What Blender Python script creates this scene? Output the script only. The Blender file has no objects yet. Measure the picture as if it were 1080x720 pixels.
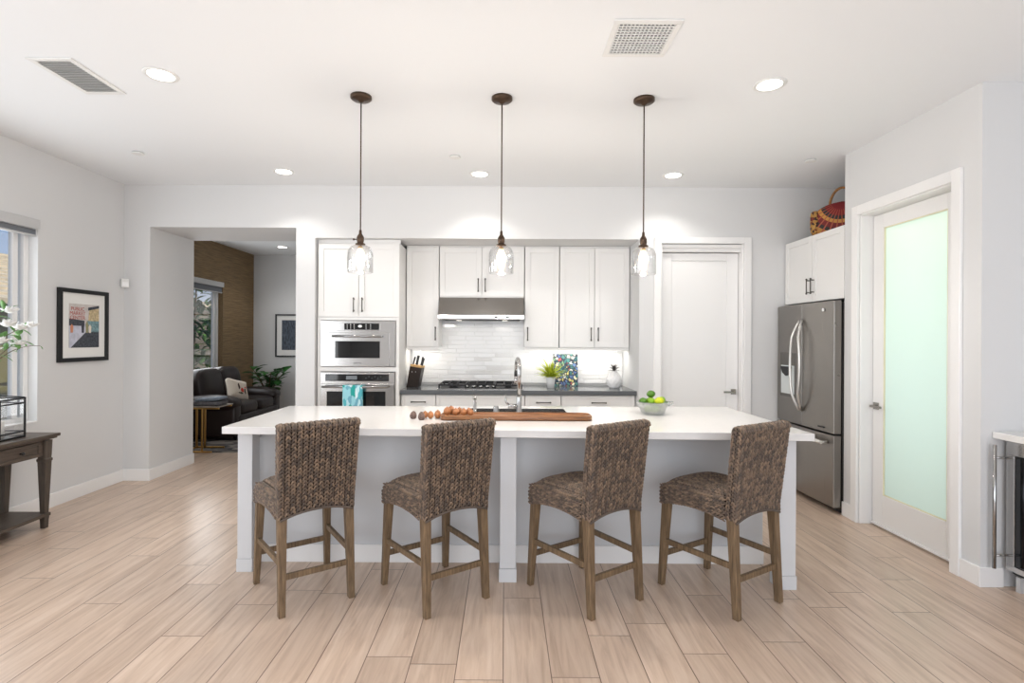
import bpy, math, random
from mathutils import Vector, Matrix
random.seed(7)
R = math.radians
PI = math.pi
scene = bpy.context.scene
COL = scene.collection

# ------------------------------------------------------------------ camera
cam_d = bpy.data.cameras.new('camera')
cam_d.sensor_width = 36.0
cam_d.lens = 560 / 1080 * 36
cam_d.shift_x = 7.5 / 1080
cam_d.shift_y = -3.0 / 1080
cam_d.clip_start = 0.05
cam = bpy.data.objects.new('camera', cam_d)
cam.location = (0, 0, 1.44)
cam.rotation_euler = (R(90), R(-0.3), 0)
COL.objects.link(cam)
scene.camera = cam

# ------------------------------------------------------------------ world, exposure
scene.view_settings.view_transform = 'Standard'
scene.view_settings.look = 'None'
scene.view_settings.gamma = 1
scene.view_settings.use_curve_mapping = False
scene.view_settings.exposure = 0.0
W = bpy.data.worlds.new('world'); scene.world = W
W.use_nodes = True
nt = W.node_tree; nt.nodes.clear()
wo = nt.nodes.new('ShaderNodeOutputWorld'); wb = nt.nodes.new('ShaderNodeBackground')
wt = nt.nodes.new('ShaderNodeTexCoord'); ws = nt.nodes.new('ShaderNodeSeparateXYZ')
wr = nt.nodes.new('ShaderNodeValToRGB')
wn = nt.nodes.new('ShaderNodeTexNoise'); wn.inputs['Scale'].default_value = 3.0; wn.inputs['Detail'].default_value = 5
wm = nt.nodes.new('ShaderNodeMapRange'); wm.inputs[1].default_value = 0.5; wm.inputs[2].default_value = 0.75
wx = nt.nodes.new('ShaderNodeMixRGB'); wx.inputs[2].default_value = (1, 1, 1, 1)
wr.color_ramp.elements[0].position = 0.0; wr.color_ramp.elements[0].color = (0.62, 0.74, 0.95, 1)
wr.color_ramp.elements[1].position = 0.6; wr.color_ramp.elements[1].color = (0.22, 0.42, 0.86, 1)
nt.links.new(wt.outputs['Generated'], ws.inputs[0]); nt.links.new(ws.outputs[2], wr.inputs[0])
nt.links.new(wt.outputs['Generated'], wn.inputs['Vector']); nt.links.new(wn.outputs[0], wm.inputs[0])
nt.links.new(wm.outputs[0], wx.inputs[0]); nt.links.new(wr.outputs[0], wx.inputs[1])
nt.links.new(wx.outputs[0], wb.inputs[0]); nt.links.new(wb.outputs[0], wo.inputs[0])
wb.inputs[1].default_value = 0.9

def area(name, loc, rot, sx, sy, watts, col=(1, 1, 1), parent=None, spread=None):
    d = bpy.data.lights.new(name, 'AREA'); d.shape = 'RECTANGLE'; d.size = sx; d.size_y = sy
    d.energy = watts; d.color = col
    if spread: d.spread = spread
    o = bpy.data.objects.new(name, d); COL.objects.link(o); o.location = loc; o.rotation_euler = rot
    if parent: o.parent = parent
    return o
# added area lamps stand in for daylight at the rear opening and windows
area('rear_fill', (0.8, -2.35, 1.45), (R(90), 0, 0), 4.6, 2.6, 105, (0.96, 0.98, 1.0))  # fill lamp added at the unseen rear opening
area('left_extra_fill', (-3.74, 0.3, 1.5), (0, R(-90), 0), 2.0, 3.0, 60, (0.93, 0.97, 1.0))  # fill lamp at the unseen extra window
area('kitchen_left_daylight', (-3.9, 3.35, 1.55), (0, R(-90), 0), 1.5, 1.6, 28, (0.93, 0.97, 1.0))
area('lounge_daylight', (-4.6, 7.75, 1.6), (0, R(-90), 0), 1.3, 1.7, 26, (0.95, 0.98, 1.0))
sun_d = bpy.data.lights.new('sun', 'SUN'); sun_d.energy = 5.0; sun_d.angle = R(1); sun_d.color = (1, 0.95, 0.86)
SUN = bpy.data.objects.new('sun', sun_d); COL.objects.link(SUN); SUN.rotation_euler = Vector((0.62, 0.35, 0.70)).to_track_quat('Z', 'Y').to_euler()

# ------------------------------------------------------------------ materials
def lin(c):
    return tuple((v / 255 / 12.92) if v / 255 <= 0.04045 else ((v / 255 + 0.055) / 1.055) ** 2.4 for v in c)
def base(name):
    m = bpy.data.materials.new(name); m.use_nodes = True
    n = m.node_tree.nodes; return m, n, m.node_tree.links, n['Principled BSDF']
def mat(name, rgb, rough=0.5, metal=0.0, var=0.0, vscale=8.0, bump=0.0, bscale=60.0, stretch=(1, 1, 1), spec=None, coat=0.0, emit=None, estr=0.0, trans=0.0, ior=1.45, sub=0.0):
    m, n, l, b = base(name)
    c = lin(rgb)
    b.inputs['Base Color'].default_value = (*c, 1)
    b.inputs['Roughness'].default_value = rough
    b.inputs['Metallic'].default_value = metal
    if spec is not None: b.inputs['Specular IOR Level'].default_value = spec
    b.inputs['Coat Weight'].default_value = coat
    b.inputs['Transmission Weight'].default_value = trans; b.inputs['IOR'].default_value = ior
    if emit: b.inputs['Emission Color'].default_value = (*lin(emit), 1); b.inputs['Emission Strength'].default_value = estr
    tc = n.new('ShaderNodeTexCoord'); mp = n.new('ShaderNodeMapping'); mp.inputs['Scale'].default_value = stretch
    l.new(tc.outputs['Object'], mp.inputs[0])
    if var > 0:
        t = n.new('ShaderNodeTexNoise'); t.inputs['Scale'].default_value = vscale; t.inputs['Detail'].default_value = 4
        l.new(mp.outputs[0], t.inputs['Vector'])
        r = n.new('ShaderNodeValToRGB')
        r.color_ramp.elements[0].position = 0.3; r.color_ramp.elements[1].position = 0.7
        r.color_ramp.elements[0].color = (*[max(0, v * (1 - var)) for v in c], 1)
        r.color_ramp.elements[1].color = (*[min(1, v * (1 + var)) for v in c], 1)
        l.new(t.outputs[0], r.inputs[0]); l.new(r.outputs[0], b.inputs['Base Color'])
    if bump > 0:
        t2 = n.new('ShaderNodeTexNoise'); t2.inputs['Scale'].default_value = bscale; t2.inputs['Detail'].default_value = 3
        l.new(mp.outputs[0], t2.inputs['Vector'])
        bp = n.new('ShaderNodeBump'); bp.inputs['Strength'].default_value = bump; bp.inputs['Distance'].default_value = 0.01
        l.new(t2.outputs[0], bp.inputs['Height']); l.new(bp.outputs[0], b.inputs['Normal'])
    return m
def woodmat(name, c1, c2, rough=0.45, along='x', scale=6.0, st=14.0):
    m, n, l, b = base(name)
    tc = n.new('ShaderNodeTexCoord'); mp = n.new('ShaderNodeMapping')
    s = {'x': (1, st, st), 'y': (st, 1, st), 'z': (st, st, 1)}[along]
    mp.inputs['Scale'].default_value = s; l.new(tc.outputs['Object'], mp.inputs[0])
    t = n.new('ShaderNodeTexNoise'); t.inputs['Scale'].default_value = scale; t.inputs['Detail'].default_value = 6; t.inputs['Roughness'].default_value = 0.62
    t.inputs['Distortion'].default_value = 0.4
    l.new(mp.outputs[0], t.inputs['Vector'])
    r = n.new('ShaderNodeValToRGB'); r.color_ramp.elements[0].position = 0.32; r.color_ramp.elements[1].position = 0.68
    r.color_ramp.elements[0].color = (*lin(c1), 1); r.color_ramp.elements[1].color = (*lin(c2), 1)
    l.new(t.outputs[0], r.inputs[0]); l.new(r.outputs[0], b.inputs['Base Color'])
    b.inputs['Roughness'].default_value = rough
    bp = n.new('ShaderNodeBump'); bp.inputs['Strength'].default_value = 0.25; bp.inputs['Distance'].default_value = 0.004
    l.new(t.outputs[0], bp.inputs['Height']); l.new(bp.outputs[0], b.inputs['Normal'])
    return m
def brushed(name, rgb, rough=0.28, st=(1, 1, 90)):
    m, n, l, b = base(name)
    b.inputs['Base Color'].default_value = (*lin(rgb), 1); b.inputs['Metallic'].default_value = 1.0
    tc = n.new('ShaderNodeTexCoord'); mp = n.new('ShaderNodeMapping'); mp.inputs['Scale'].default_value = st
    t = n.new('ShaderNodeTexNoise'); t.inputs['Scale'].default_value = 3; t.inputs['Detail'].default_value = 4
    mr = n.new('ShaderNodeMapRange'); mr.inputs[3].default_value = rough * 0.8; mr.inputs[4].default_value = rough * 1.2
    l.new(tc.outputs['Object'], mp.inputs[0]); l.new(mp.outputs[0], t.inputs['Vector']); l.new(t.outputs[0], mr.inputs[0]); l.new(mr.outputs[0], b.inputs['Roughness'])
    return m

def floor_mat():
    m, n, l, b = base('oak_look_plank_tile')
    def M(op, a, bb=None):
        x = n.new('ShaderNodeMath'); x.operation = op
        for i, v in enumerate((a, bb)):
            if v is None: continue
            if isinstance(v, (int, float)): x.inputs[i].default_value = v
            else: l.new(v, x.inputs[i])
        return x.outputs[0]
    tc = n.new('ShaderNodeTexCoord'); sp = n.new('ShaderNodeSeparateXYZ'); l.new(tc.outputs['Object'], sp.inputs[0])
    wd, ln = 0.206, 1.22
    u = M('DIVIDE', sp.outputs[0], wd); col = M('FLOOR', u)
    wn1 = n.new('ShaderNodeTexWhiteNoise'); wn1.noise_dimensions = '1D'; l.new(col, wn1.inputs['W'])
    v = M('ADD', M('DIVIDE', sp.outputs[1], ln), wn1.outputs[0]); row = M('FLOOR', v)
    cid = n.new('ShaderNodeCombineXYZ'); l.new(col, cid.inputs[0]); l.new(row, cid.inputs[1])
    wn2 = n.new('ShaderNodeTexWhiteNoise'); wn2.noise_dimensions = '3D'; l.new(cid.outputs[0], wn2.inputs['Vector'])
    fu = M('FRACT', u); fv = M('FRACT', v)
    du = M('MULTIPLY', M('MINIMUM', fu, M('SUBTRACT', 1.0, fu)), wd)
    dv = M('MULTIPLY', M('MINIMUM', fv, M('SUBTRACT', 1.0, fv)), ln)
    d = M('MINIMUM', du, dv)
    groove = n.new('ShaderNodeMapRange'); groove.inputs[1].default_value = 0.0014; groove.inputs[2].default_value = 0.0026
    groove.inputs[3].default_value = 1; groove.inputs[4].default_value = 0; l.new(d, groove.inputs[0])
    # grain, shifted per plank
    add = n.new('ShaderNodeVectorMath'); add.operation = 'MULTIPLY_ADD'
    l.new(wn2.outputs['Color'], add.inputs[0]); add.inputs[1].default_value = (13, 13, 13); l.new(tc.outputs['Object'], add.inputs[2])
    mp = n.new('ShaderNodeMapping'); mp.inputs['Scale'].default_value = (13, 1.0, 1); l.new(add.outputs[0], mp.inputs[0])
    g = n.new('ShaderNodeTexNoise'); g.inputs['Scale'].default_value = 2.2; g.inputs['Detail'].default_value = 7; g.inputs['Roughness'].default_value = 0.6; g.inputs['Distortion'].default_value = 0.7
    l.new(mp.outputs[0], g.inputs['Vector'])
    r = n.new('ShaderNodeValToRGB'); e = r.color_ramp.elements
    e[0].position = 0.25; e[0].color = (*lin((180, 155, 136)), 1); e[1].position = 0.75; e[1].color = (*lin((220, 199, 181)), 1)
    k = e.new(0.5); k.color = (*lin((206, 182, 162)), 1)
    l.new(g.outputs[0], r.inputs[0])
    hsv = n.new('ShaderNodeHueSaturation'); l.new(r.outputs[0], hsv.inputs['Color'])
    mr = n.new('ShaderNodeMapRange'); mr.inputs[3].default_value = 0.91; mr.inputs[4].default_value = 1.06; l.new(wn2.outputs['Value'], mr.inputs[0]); l.new(mr.outputs[0], hsv.inputs['Value'])
    mx = n.new('ShaderNodeMixRGB'); mx.inputs[2].default_value = (*lin((120, 98, 84)), 1)
    l.new(groove.outputs[0], mx.inputs[0]); l.new(hsv.outputs[0], mx.inputs[1]); l.new(mx.outputs[0], b.inputs['Base Color'])
    b.inputs['Roughness'].default_value = 0.28; b.inputs['Specular IOR Level'].default_value = 0.45
    bp = n.new('ShaderNodeBump'); bp.inputs['Strength'].default_value = 0.5; bp.inputs['Distance'].default_value = 0.002; bp.invert = True
    sm = M('ADD', groove.outputs[0], M('MULTIPLY', g.outputs[0], 0.25))
    l.new(sm, bp.inputs['Height']); l.new(bp.outputs[0], b.inputs['Normal'])
    return m

def wicker_mat():
    m, n, l, b = base('seagrass_weave')
    geo = n.new('ShaderNodeNewGeometry')
    r = n.new('ShaderNodeValToRGB'); e = r.color_ramp.elements
    e[0].position = 0.0; e[0].color = (*lin((76, 61, 50)), 1); e[1].position = 1.0; e[1].color = (*lin((158, 131, 105)), 1)
    for p, c in ((0.25, (98, 79, 64)), (0.55, (117, 95, 76)), (0.8, (138, 112, 89))):
        k = e.new(p); k.color = (*lin(c), 1)
    l.new(geo.outputs['Random Per Island'], r.inputs[0])
    tc = n.new('ShaderNodeTexCoord'); t = n.new('ShaderNodeTexNoise'); t.inputs['Scale'].default_value = 160; l.new(tc.outputs['Object'], t.inputs['Vector'])
    mx = n.new('ShaderNodeMixRGB'); mx.blend_type = 'MULTIPLY'; mx.inputs[0].default_value = 0.5
    l.new(r.outputs[0], mx.inputs[1]); l.new(t.outputs[0], mx.inputs[2])
    br = n.new('ShaderNodeBrightContrast'); br.inputs[1].default_value = 0.03; l.new(mx.outputs[0], br.inputs[0])
    l.new(br.outputs[0], b.inputs['Base Color']); b.inputs['Roughness'].default_value = 0.6
    return m

def blobs_mat(name, bg, blobs, rough=0.6, noise=0.0):
    """flat colour patches at fixed places on the thing itself (a print): blobs = (cx,cy,cz, rx,ry,rz, rgb)"""
    m, n, l, b = base(name)
    tc = n.new('ShaderNodeTexCoord'); cur = None
    src = tc.outputs['Object']
    if noise:
        t = n.new('ShaderNodeTexNoise'); t.inputs['Scale'].default_value = 30; l.new(src, t.inputs['Vector'])
        va = n.new('ShaderNodeVectorMath'); va.operation = 'MULTIPLY_ADD'; va.inputs[1].default_value = (noise,) * 3
        l.new(t.outputs['Color'], va.inputs[0]); l.new(src, va.inputs[2]); src = va.outputs[0]
    rgb = n.new('ShaderNodeRGB'); rgb.outputs[0].default_value = (*lin(bg), 1); cur = rgb.outputs[0]
    for cx, cy, cz, rx, ry, rz, c in blobs:
        mp = n.new('ShaderNodeMapping'); mp.vector_type = 'POINT'
        mp.inputs['Scale'].default_value = (1 / rx, 1 / ry, 1 / rz); mp.inputs['Location'].default_value = (-cx / rx, -cy / ry, -cz / rz)
        l.new(src, mp.inputs[0]); ln_ = n.new('ShaderNodeVectorMath'); ln_.operation = 'LENGTH'; l.new(mp.outputs[0], ln_.inputs[0])
        lt = n.new('ShaderNodeMath'); lt.operation = 'LESS_THAN'; lt.inputs[1].default_value = 1; l.new(ln_.outputs['Value'], lt.inputs[0])
        mx = n.new('ShaderNodeMixRGB'); l.new(lt.outputs[0], mx.inputs[0]); l.new(cur, mx.inputs[1]); mx.inputs[2].default_value = (*lin(c), 1); cur = mx.outputs[0]
    l.new(cur, b.inputs['Base Color']); b.inputs['Roughness'].default_value = rough
    return m

def voronoi_print(name, cols, scale, rough=0.6, stretch=(1, 1, 1), edge=None, dist=0.0):
    m, n, l, b = base(name)
    tc = n.new('ShaderNodeTexCoord'); mp = n.new('ShaderNodeMapping'); mp.inputs['Scale'].default_value = stretch; l.new(tc.outputs['Object'], mp.inputs[0])
    src = mp.outputs[0]
    if dist:
        t = n.new('ShaderNodeTexNoise'); t.inputs['Scale'].default_value = scale * 0.6; l.new(src, t.inputs['Vector'])
        va = n.new('ShaderNodeVectorMath'); va.operation = 'MULTIPLY_ADD'; va.inputs[1].default_value = (dist,) * 3
        l.new(t.outputs['Color'], va.inputs[0]); l.new(src, va.inputs[2]); src = va.outputs[0]
    v = n.new('ShaderNodeTexVoronoi'); v.inputs['Scale'].default_value = scale; l.new(src, v.inputs['Vector'])
    sp = n.new('ShaderNodeSeparateColor'); l.new(v.outputs['Color'], sp.inputs[0])
    r = n.new('ShaderNodeValToRGB'); r.color_ramp.interpolation = 'CONSTANT'; e = r.color_ramp.elements
    e[0].color = (*lin(cols[0]), 1); e[1].position = 1 / len(cols); e[1].color = (*lin(cols[1]), 1)
    for i, c in enumerate(cols[2:], 2):
        k = e.new(i / len(cols)); k.color = (*lin(c), 1)
    l.new(sp.outputs[0], r.inputs[0]); out = r.outputs[0]
    if edge:
        v2 = n.new('ShaderNodeTexVoronoi'); v2.feature = 'DISTANCE_TO_EDGE'; v2.inputs['Scale'].default_value = scale; l.new(src, v2.inputs['Vector'])
        lt = n.new('ShaderNodeMath'); lt.operation = 'LESS_THAN'; lt.inputs[1].default_value = 0.11; l.new(v2.outputs['Distance'], lt.inputs[0])
        mx = n.new('ShaderNodeMixRGB'); l.new(lt.outputs[0], mx.inputs[0]); l.new(out, mx.inputs[1]); mx.inputs[2].default_value = (*lin(edge), 1); out = mx.outputs[0]
    l.new(out, b.inputs['Base Color']); b.inputs['Roughness'].default_value = rough
    return m

def glassmat(name, tint=(255, 255, 255), rough=0.0, mixf=0.12):
    """thin clear pane: mostly see-through with a glossy sheen"""
    m = bpy.data.materials.new(name); m.use_nodes = True; n = m.node_tree.nodes; l = m.node_tree.links; n.clear()
    o = n.new('ShaderNodeOutputMaterial'); tr = n.new('ShaderNodeBsdfTransparent'); gl = n.new('ShaderNodeBsdfGlossy')
    tr.inputs[0].default_value = (*lin(tint), 1); gl.inputs['Roughness'].default_value = rough
    fr = n.new('ShaderNodeLayerWeight'); fr.inputs[0].default_value = 0.35
    ma = n.new('ShaderNodeMath'); ma.operation = 'MULTIPLY_ADD'; ma.inputs[1].default_value = 0.55; ma.inputs[2].default_value = mixf * 0.3
    l.new(fr.outputs['Facing'], ma.inputs[0])
    mx = n.new('ShaderNodeMixShader'); l.new(ma.outputs[0], mx.inputs[0]); l.new(tr.outputs[0], mx.inputs[1]); l.new(gl.outputs[0], mx.inputs[2]); l.new(mx.outputs[0], o.inputs[0])
    return m
def frosted(name, rgb):
    m = bpy.data.materials.new(name); m.use_nodes = True; n = m.node_tree.nodes; l = m.node_tree.links; n.clear()
    o = n.new('ShaderNodeOutputMaterial'); t = n.new('ShaderNodeBsdfTranslucent'); d = n.new('ShaderNodeBsdfPrincipled')
    t.inputs[0].default_value = (*lin(rgb), 1); d.inputs['Base Color'].default_value = (*lin(rgb), 1); d.inputs['Roughness'].default_value = 0.12
    mx = n.new('ShaderNodeMixShader'); mx.inputs[0].default_value = 0.35
    l.new(t.outputs[0], mx.inputs[1]); l.new(d.outputs[0], mx.inputs[2]); l.new(mx.outputs[0], o.inputs[0])
    return m

M = {}
M['wall'] = mat('wall_paint', (219, 219, 219), 0.75, bump=0.04, bscale=220)
M['ceiling'] = mat('ceiling_paint', (238, 240, 242), 0.85, bump=0.05, bscale=180)
M['trim'] = mat('white_trim_paint', (240, 239, 238), 0.35)
M['cab'] = mat('white_cabinet_paint', (236, 235, 233), 0.38)
M['isl'] = mat('pale_grey_cabinet_paint', (210, 211, 213), 0.45)
M['quartz'] = mat('white_quartz', (228, 226, 224), 0.12, var=0.015, vscale=30)
M['dquartz'] = mat('charcoal_quartz', (98, 101, 104), 0.12, var=0.08, vscale=140)
M['floor'] = floor_mat()
M['steel'] = brushed('brushed_stainless', (196, 194, 192), 0.2)
M['steelh'] = brushed('brushed_stainless_horizontal', (172, 168, 164), 0.25, (1, 90, 90))
M['fridge'] = brushed('fridge_stainless', (150, 146, 141), 0.3, (90, 1, 1))
M['chrome'] = mat('polished_chrome', (176, 175, 174), 0.16, 1.0)
M['satin'] = mat('satin_stainless', (214, 212, 208), 0.34, 0.85)
M['nickel'] = mat('satin_nickel', (160, 156, 150), 0.25, 1.0)
M['pull'] = mat('pewter_pull', (96, 92, 88), 0.32, 0.9)
M['bronze'] = mat('aged_bronze', (82, 66, 54), 0.38, 0.8, var=0.2, vscale=40)
M['black'] = mat('black_enamel', (22, 22, 24), 0.3)
M['iron'] = mat('cast_iron', (28, 28, 30), 0.5)
M['blackglass'] = mat('black_glass', (16, 18, 20), 0.04, spec=0.8)
M['dgrey'] = mat('dark_plastic', (46, 46, 48), 0.5)
M['leg'] = woodmat('weathered_grey_brown_wood', (84, 67, 49), (138, 114, 86), 0.5, 'z')
M['wicker'] = wicker_mat()
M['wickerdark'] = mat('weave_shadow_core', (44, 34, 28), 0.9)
M['console'] = woodmat('dark_grey_brown_wood', (64, 55, 48), (94, 82, 72), 0.45, 'x')
M['consolez'] = woodmat('dark_grey_brown_wood_upright', (60, 52, 46), (88, 78, 69), 0.45, 'z')
M['acacia'] = woodmat('acacia_wood', (94, 58, 34), (168, 116, 74), 0.35, 'x', 5, 26)
M['leather'] = mat('dark_brown_leather', (34, 24, 22), 0.36, bump=0.25, bscale=35)
M['gold'] = mat('brass', (190, 150, 88), 0.28, 1.0)
M['glass'] = glassmat('clear_glass')
M['bowlglass'] = glassmat('clear_bowl_glass', (226, 232, 232), 0.02, 1.0)
M['win'] = glassmat('window_glass', (250, 252, 253), 0.0, 0.05)
M['frost'] = frosted('frosted_glass', (232, 242, 238))
M['emis'] = mat('lit_lens', (255, 255, 255), 0.5, emit=(255, 250, 242), estr=7)
M['led'] = mat('led_strip', (255, 255, 255), 0.5, emit=(255, 246, 232), estr=3)
M['bulb'] = mat('glowing_filament_bulb', (255, 240, 220), 0.5, emit=(255, 226, 180), estr=6)
M['white'] = mat('white_ceramic', (240, 240, 240), 0.25)
M['plastic'] = mat('white_plastic', (232, 232, 230), 0.45)
M['mat'] = mat('white_mount_board', (238, 237, 234), 0.8)
M['frameb'] = mat('black_frame', (26, 26, 27), 0.35)
M['leaf'] = mat('deep_green_leaf', (44, 96, 40), 0.38, var=0.45, vscale=9)
M['leafy'] = mat('lime_green_blade', (186, 198, 52), 0.5, var=0.4, vscale=25)
M['stem'] = mat('brown_stem', (96, 76, 50), 0.7)
M['petal'] = mat('white_petal', (238, 236, 234), 0.5)
M['twig'] = mat('grey_twig', (100, 88, 72), 0.7)
M['leafl'] = mat('soft_green_leaf', (98, 140, 78), 0.45, var=0.3, vscale=30)
M['lime'] = mat('lime_skin', (120, 158, 34), 0.3, var=0.45, vscale=16, bump=0.15, bscale=120)
M['limed'] = mat('dark_lime_skin', (70, 112, 28), 0.3, var=0.4, vscale=16, bump=0.15, bscale=120)
M['limey'] = mat('yellow_green_lime_skin', (186, 194, 30), 0.3, var=0.25, vscale=16, bump=0.15, bscale=120)
M['nut'] = mat('orange_brown_pod', (168, 112, 72), 0.5, var=0.4, vscale=30)
M['pod'] = mat('grey_brown_seed_pod', (120, 100, 92), 0.8, var=0.4, vscale=50, bump=1.0, bscale=90)
M['maroon'] = mat('maroon_weave', (110, 24, 30), 0.6)
M['grasswall'] = woodmat('brown_grain_wallcovering', (104, 82, 54), (150, 124, 86), 0.55, 'y', 3.2, 26)
M['rug'] = voronoi_print('dark_patterned_rug', [(58, 54, 52), (84, 80, 78), (128, 120, 112), (44, 42, 42)], 6, 0.95, (1, 3, 1))
M['grey_shade'] = mat('grey_roller_fabric', (118, 122, 128), 0.8)
M['alu'] = mat('pale_aluminium', (206, 206, 206), 0.4, 0.3)
M['knifeblock'] = mat('dark_stained_wood', (42, 32, 27), 0.35, var=0.15, vscale=20)
M['beech'] = mat('pale_beech', (214, 170, 112), 0.5)
M['ceilgrey'] = mat('vent_shadow_core', (128, 126, 124), 0.9)
M['candle'] = mat('cream_wax', (242, 240, 232), 0.6)
M['fence'] = woodmat('grey_fence_boards', (96, 84, 72), (138, 124, 108), 0.8, 'y', 4, 12)
M['olive'] = mat('olive_paint', (112, 106, 62), 0.7)
M['rooftile'] = mat('sand_roof_tile', (196, 178, 150), 0.85, var=0.25, vscale=6)
M['hedge'] = mat('hedge_leaf', (84, 124, 56), 0.6, var=0.5, vscale=5)
M['concrete'] = mat('pale_patio_concrete', (190, 184, 174), 0.9, var=0.08)

# ------------------------------------------------------------------ mesh builder
class MB:
    def __init__(s): s.v = []; s.f = []; s.sm = []
    def add(s, vs, fs, smooth=False):
        o = len(s.v); s.v += [tuple(v) for v in vs]; s.f += [tuple(i + o for i in f) for f in fs]; s.sm += [smooth] * len(fs); return s
    def box(s, x0, x1, y0, y1, z0, z1):
        if x0 > x1: x0, x1 = x1, x0
        if y0 > y1: y0, y1 = y1, y0
        if z0 > z1: z0, z1 = z1, z0
        return s.add([(x0, y0, z0), (x1, y0, z0), (x1, y1, z0), (x0, y1, z0), (x0, y0, z1), (x1, y0, z1), (x1, y1, z1), (x0, y1, z1)],
                     [(0, 3, 2, 1), (4, 5, 6, 7), (0, 1, 5, 4), (1, 2, 6, 5), (2, 3, 7, 6), (3, 0, 4, 7)])
    def hexa(s, bot, top):
        return s.add(list(bot) + list(top), [(0, 3, 2, 1), (4, 5, 6, 7), (0, 1, 5, 4), (1, 2, 6, 5), (2, 3, 7, 6), (3, 0, 4, 7)])
    def prism(s, pts, axis, a, b, smooth=False):
        """polygon pts (2D, ccw) extruded along axis 'x','y' or 'z' from a to b"""
        n = len(pts)
        def P(p, t): return {'x': (t, p[0], p[1]), 'y': (p[0], t, p[1]), 'z': (p[0], p[1], t)}[axis]
        vs = [P(p, a) for p in pts] + [P(p, b) for p in pts]
        fs = [tuple(range(n))[::-1], tuple(range(n, 2 * n))]
        s.add(vs, fs)
        o = len(s.v) - 2 * n
        for i in range(n):
            j = (i + 1) % n; s.f.append((o + i, o + j, o + n + j, o + n + i)); s.sm.append(smooth)
        return s
    def tube(s, pts, r, n=10, cap=True, smooth=True):
        pts = [Vector(p) for p in pts]; m = len(pts)
        rs = r if isinstance(r, (list, tuple)) else [r] * m
        up = None; rings = []
        for i, p in enumerate(pts):
            t = (pts[min(i + 1, m - 1)] - pts[max(i - 1, 0)]).normalized()
            if up is None: up = t.orthogonal().normalized()
            up = (up - t * up.dot(t)).normalized(); w = t.cross(up)
            rings.append([p + (up * math.cos(2 * PI * k / n) + w * math.sin(2 * PI * k / n)) * rs[i] for k in range(n)])
        vs = [v for rg in rings for v in rg]; fs = []
        for i in range(m - 1):
            for k in range(n):
                a = i * n + k; b2 = i * n + (k + 1) % n; fs.append((a, b2, b2 + n, a + n))
        s.add(vs, fs, smooth)
        if cap:
            o = len(s.v) - len(vs)
            s.f.append(tuple(o + k for k in range(n))[::-1]); s.sm.append(False)
            s.f.append(tuple(o + (m - 1) * n + k for k in range(n))); s.sm.append(False)
        return s
    def lathe(s, prof, c=(0, 0, 0), n=24, smooth=True):
        """prof: (r,z) from bottom to top"""
        vs = []; fs = []
        for r, z in prof:
            for k in range(n):
                a = 2 * PI * k / n; vs.append((c[0] + r * math.cos(a), c[1] + r * math.sin(a), c[2] + z))
        for i in range(len(prof) - 1):
            for k in range(n):
                a = i * n + k; b2 = i * n + (k + 1) % n; fs.append((a, b2, b2 + n, a + n))
        s.add(vs, fs, smooth)
        o = len(s.v) - len(vs)
        if prof[0][0] > 1e-5: s.f.append(tuple(o + k for k in range(n))[::-1]); s.sm.append(False)
        if prof[-1][0] > 1e-5: s.f.append(tuple(o + (len(prof) - 1) * n + k for k in range(n))); s.sm.append(False)
        return s
    def cyl(s, c, r, h, axis='z', n=20):
        c = Vector(c); d = {'x': Vector((1, 0, 0)), 'y': Vector((0, 1, 0)), 'z': Vector((0, 0, 1))}[axis]
        return s.tube([c, c + d * h], r, n)
    def superq(s, c, rad, e1=0.5, e2=0.5, nu=24, nv=14, rot=None, fn=None):
        def f(w, e): return math.copysign(abs(w) ** e, w)
        vs = []; fs = []
        for i in range(nv + 1):
            et = -PI / 2 + PI * i / nv
            for k in range(nu):
                om = 2 * PI * k / nu
                p = Vector((f(math.cos(et), e1) * f(math.cos(om), e2), f(math.cos(et), e1) * f(math.sin(om), e2), f(math.sin(et), e1)))
                if fn: p = fn(p)
                p = Vector((p.x * rad[0], p.y * rad[1], p.z * rad[2]))
                if rot: p = rot @ p
                vs.append(p + Vector(c))
        for i in range(nv):
            for k in range(nu):
                a = i * nu + k; b2 = i * nu + (k + 1) % nu; fs.append((a, b2, b2 + nu, a + nu))
        return s.add(vs, fs, True)
    def xf(s, mtx, start=0):
        for i in range(start, len(s.v)): s.v[i] = tuple(mtx @ Vector(s.v[i]))
        return s
    def build(s, name, m, parent=None, bev=0.0, loc=None, rotz=0.0, seg=2):
        me = bpy.data.meshes.new(name); me.from_pydata(s.v, [], s.f); me.update()
        me.polygons.foreach_set('use_smooth', s.sm)
        me.materials.append(m if not isinstance(m, str) else M[m])
        o = bpy.data.objects.new(name, me); COL.objects.link(o)
        if parent: o.parent = parent
        if loc: o.location = loc
        if rotz: o.rotation_euler = (0, 0, rotz)
        if bev:
            b = o.modifiers.new('bevel', 'BEVEL'); b.width = bev; b.segments = seg; b.limit_method = 'ANGLE'; b.angle_limit = R(40)
        return o
def B(*a): return MB().box(*a)
def tag(o, label=None, cat=None, group=None, kind=None):
    if label: o['label'] = label
    if cat: o['category'] = cat
    if group: o['group'] = group
    if kind: o['kind'] = kind
    return o
def thing(name, label, cat, loc=(0, 0, 0), rotz=0.0, group=None):
    o = bpy.data.objects.new(name, None); o.empty_display_size = 0.05; COL.objects.link(o); o.location = loc; o.rotation_euler = (0, 0, rotz)
    return tag(o, label, cat, group)
def copy_tree(o, parent=None):
    c = o.copy(); COL.objects.link(c); c.parent = parent
    for ch in list(o.children): copy_tree(ch, c)
    return c
def struct(name, mb, m, label=None, bev=0.0, parent=None):
    o = mb.build(name, m, parent, bev)
    if not parent: tag(o, label, name.split('_')[0] if label else None, kind='structure')
    return o
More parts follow.
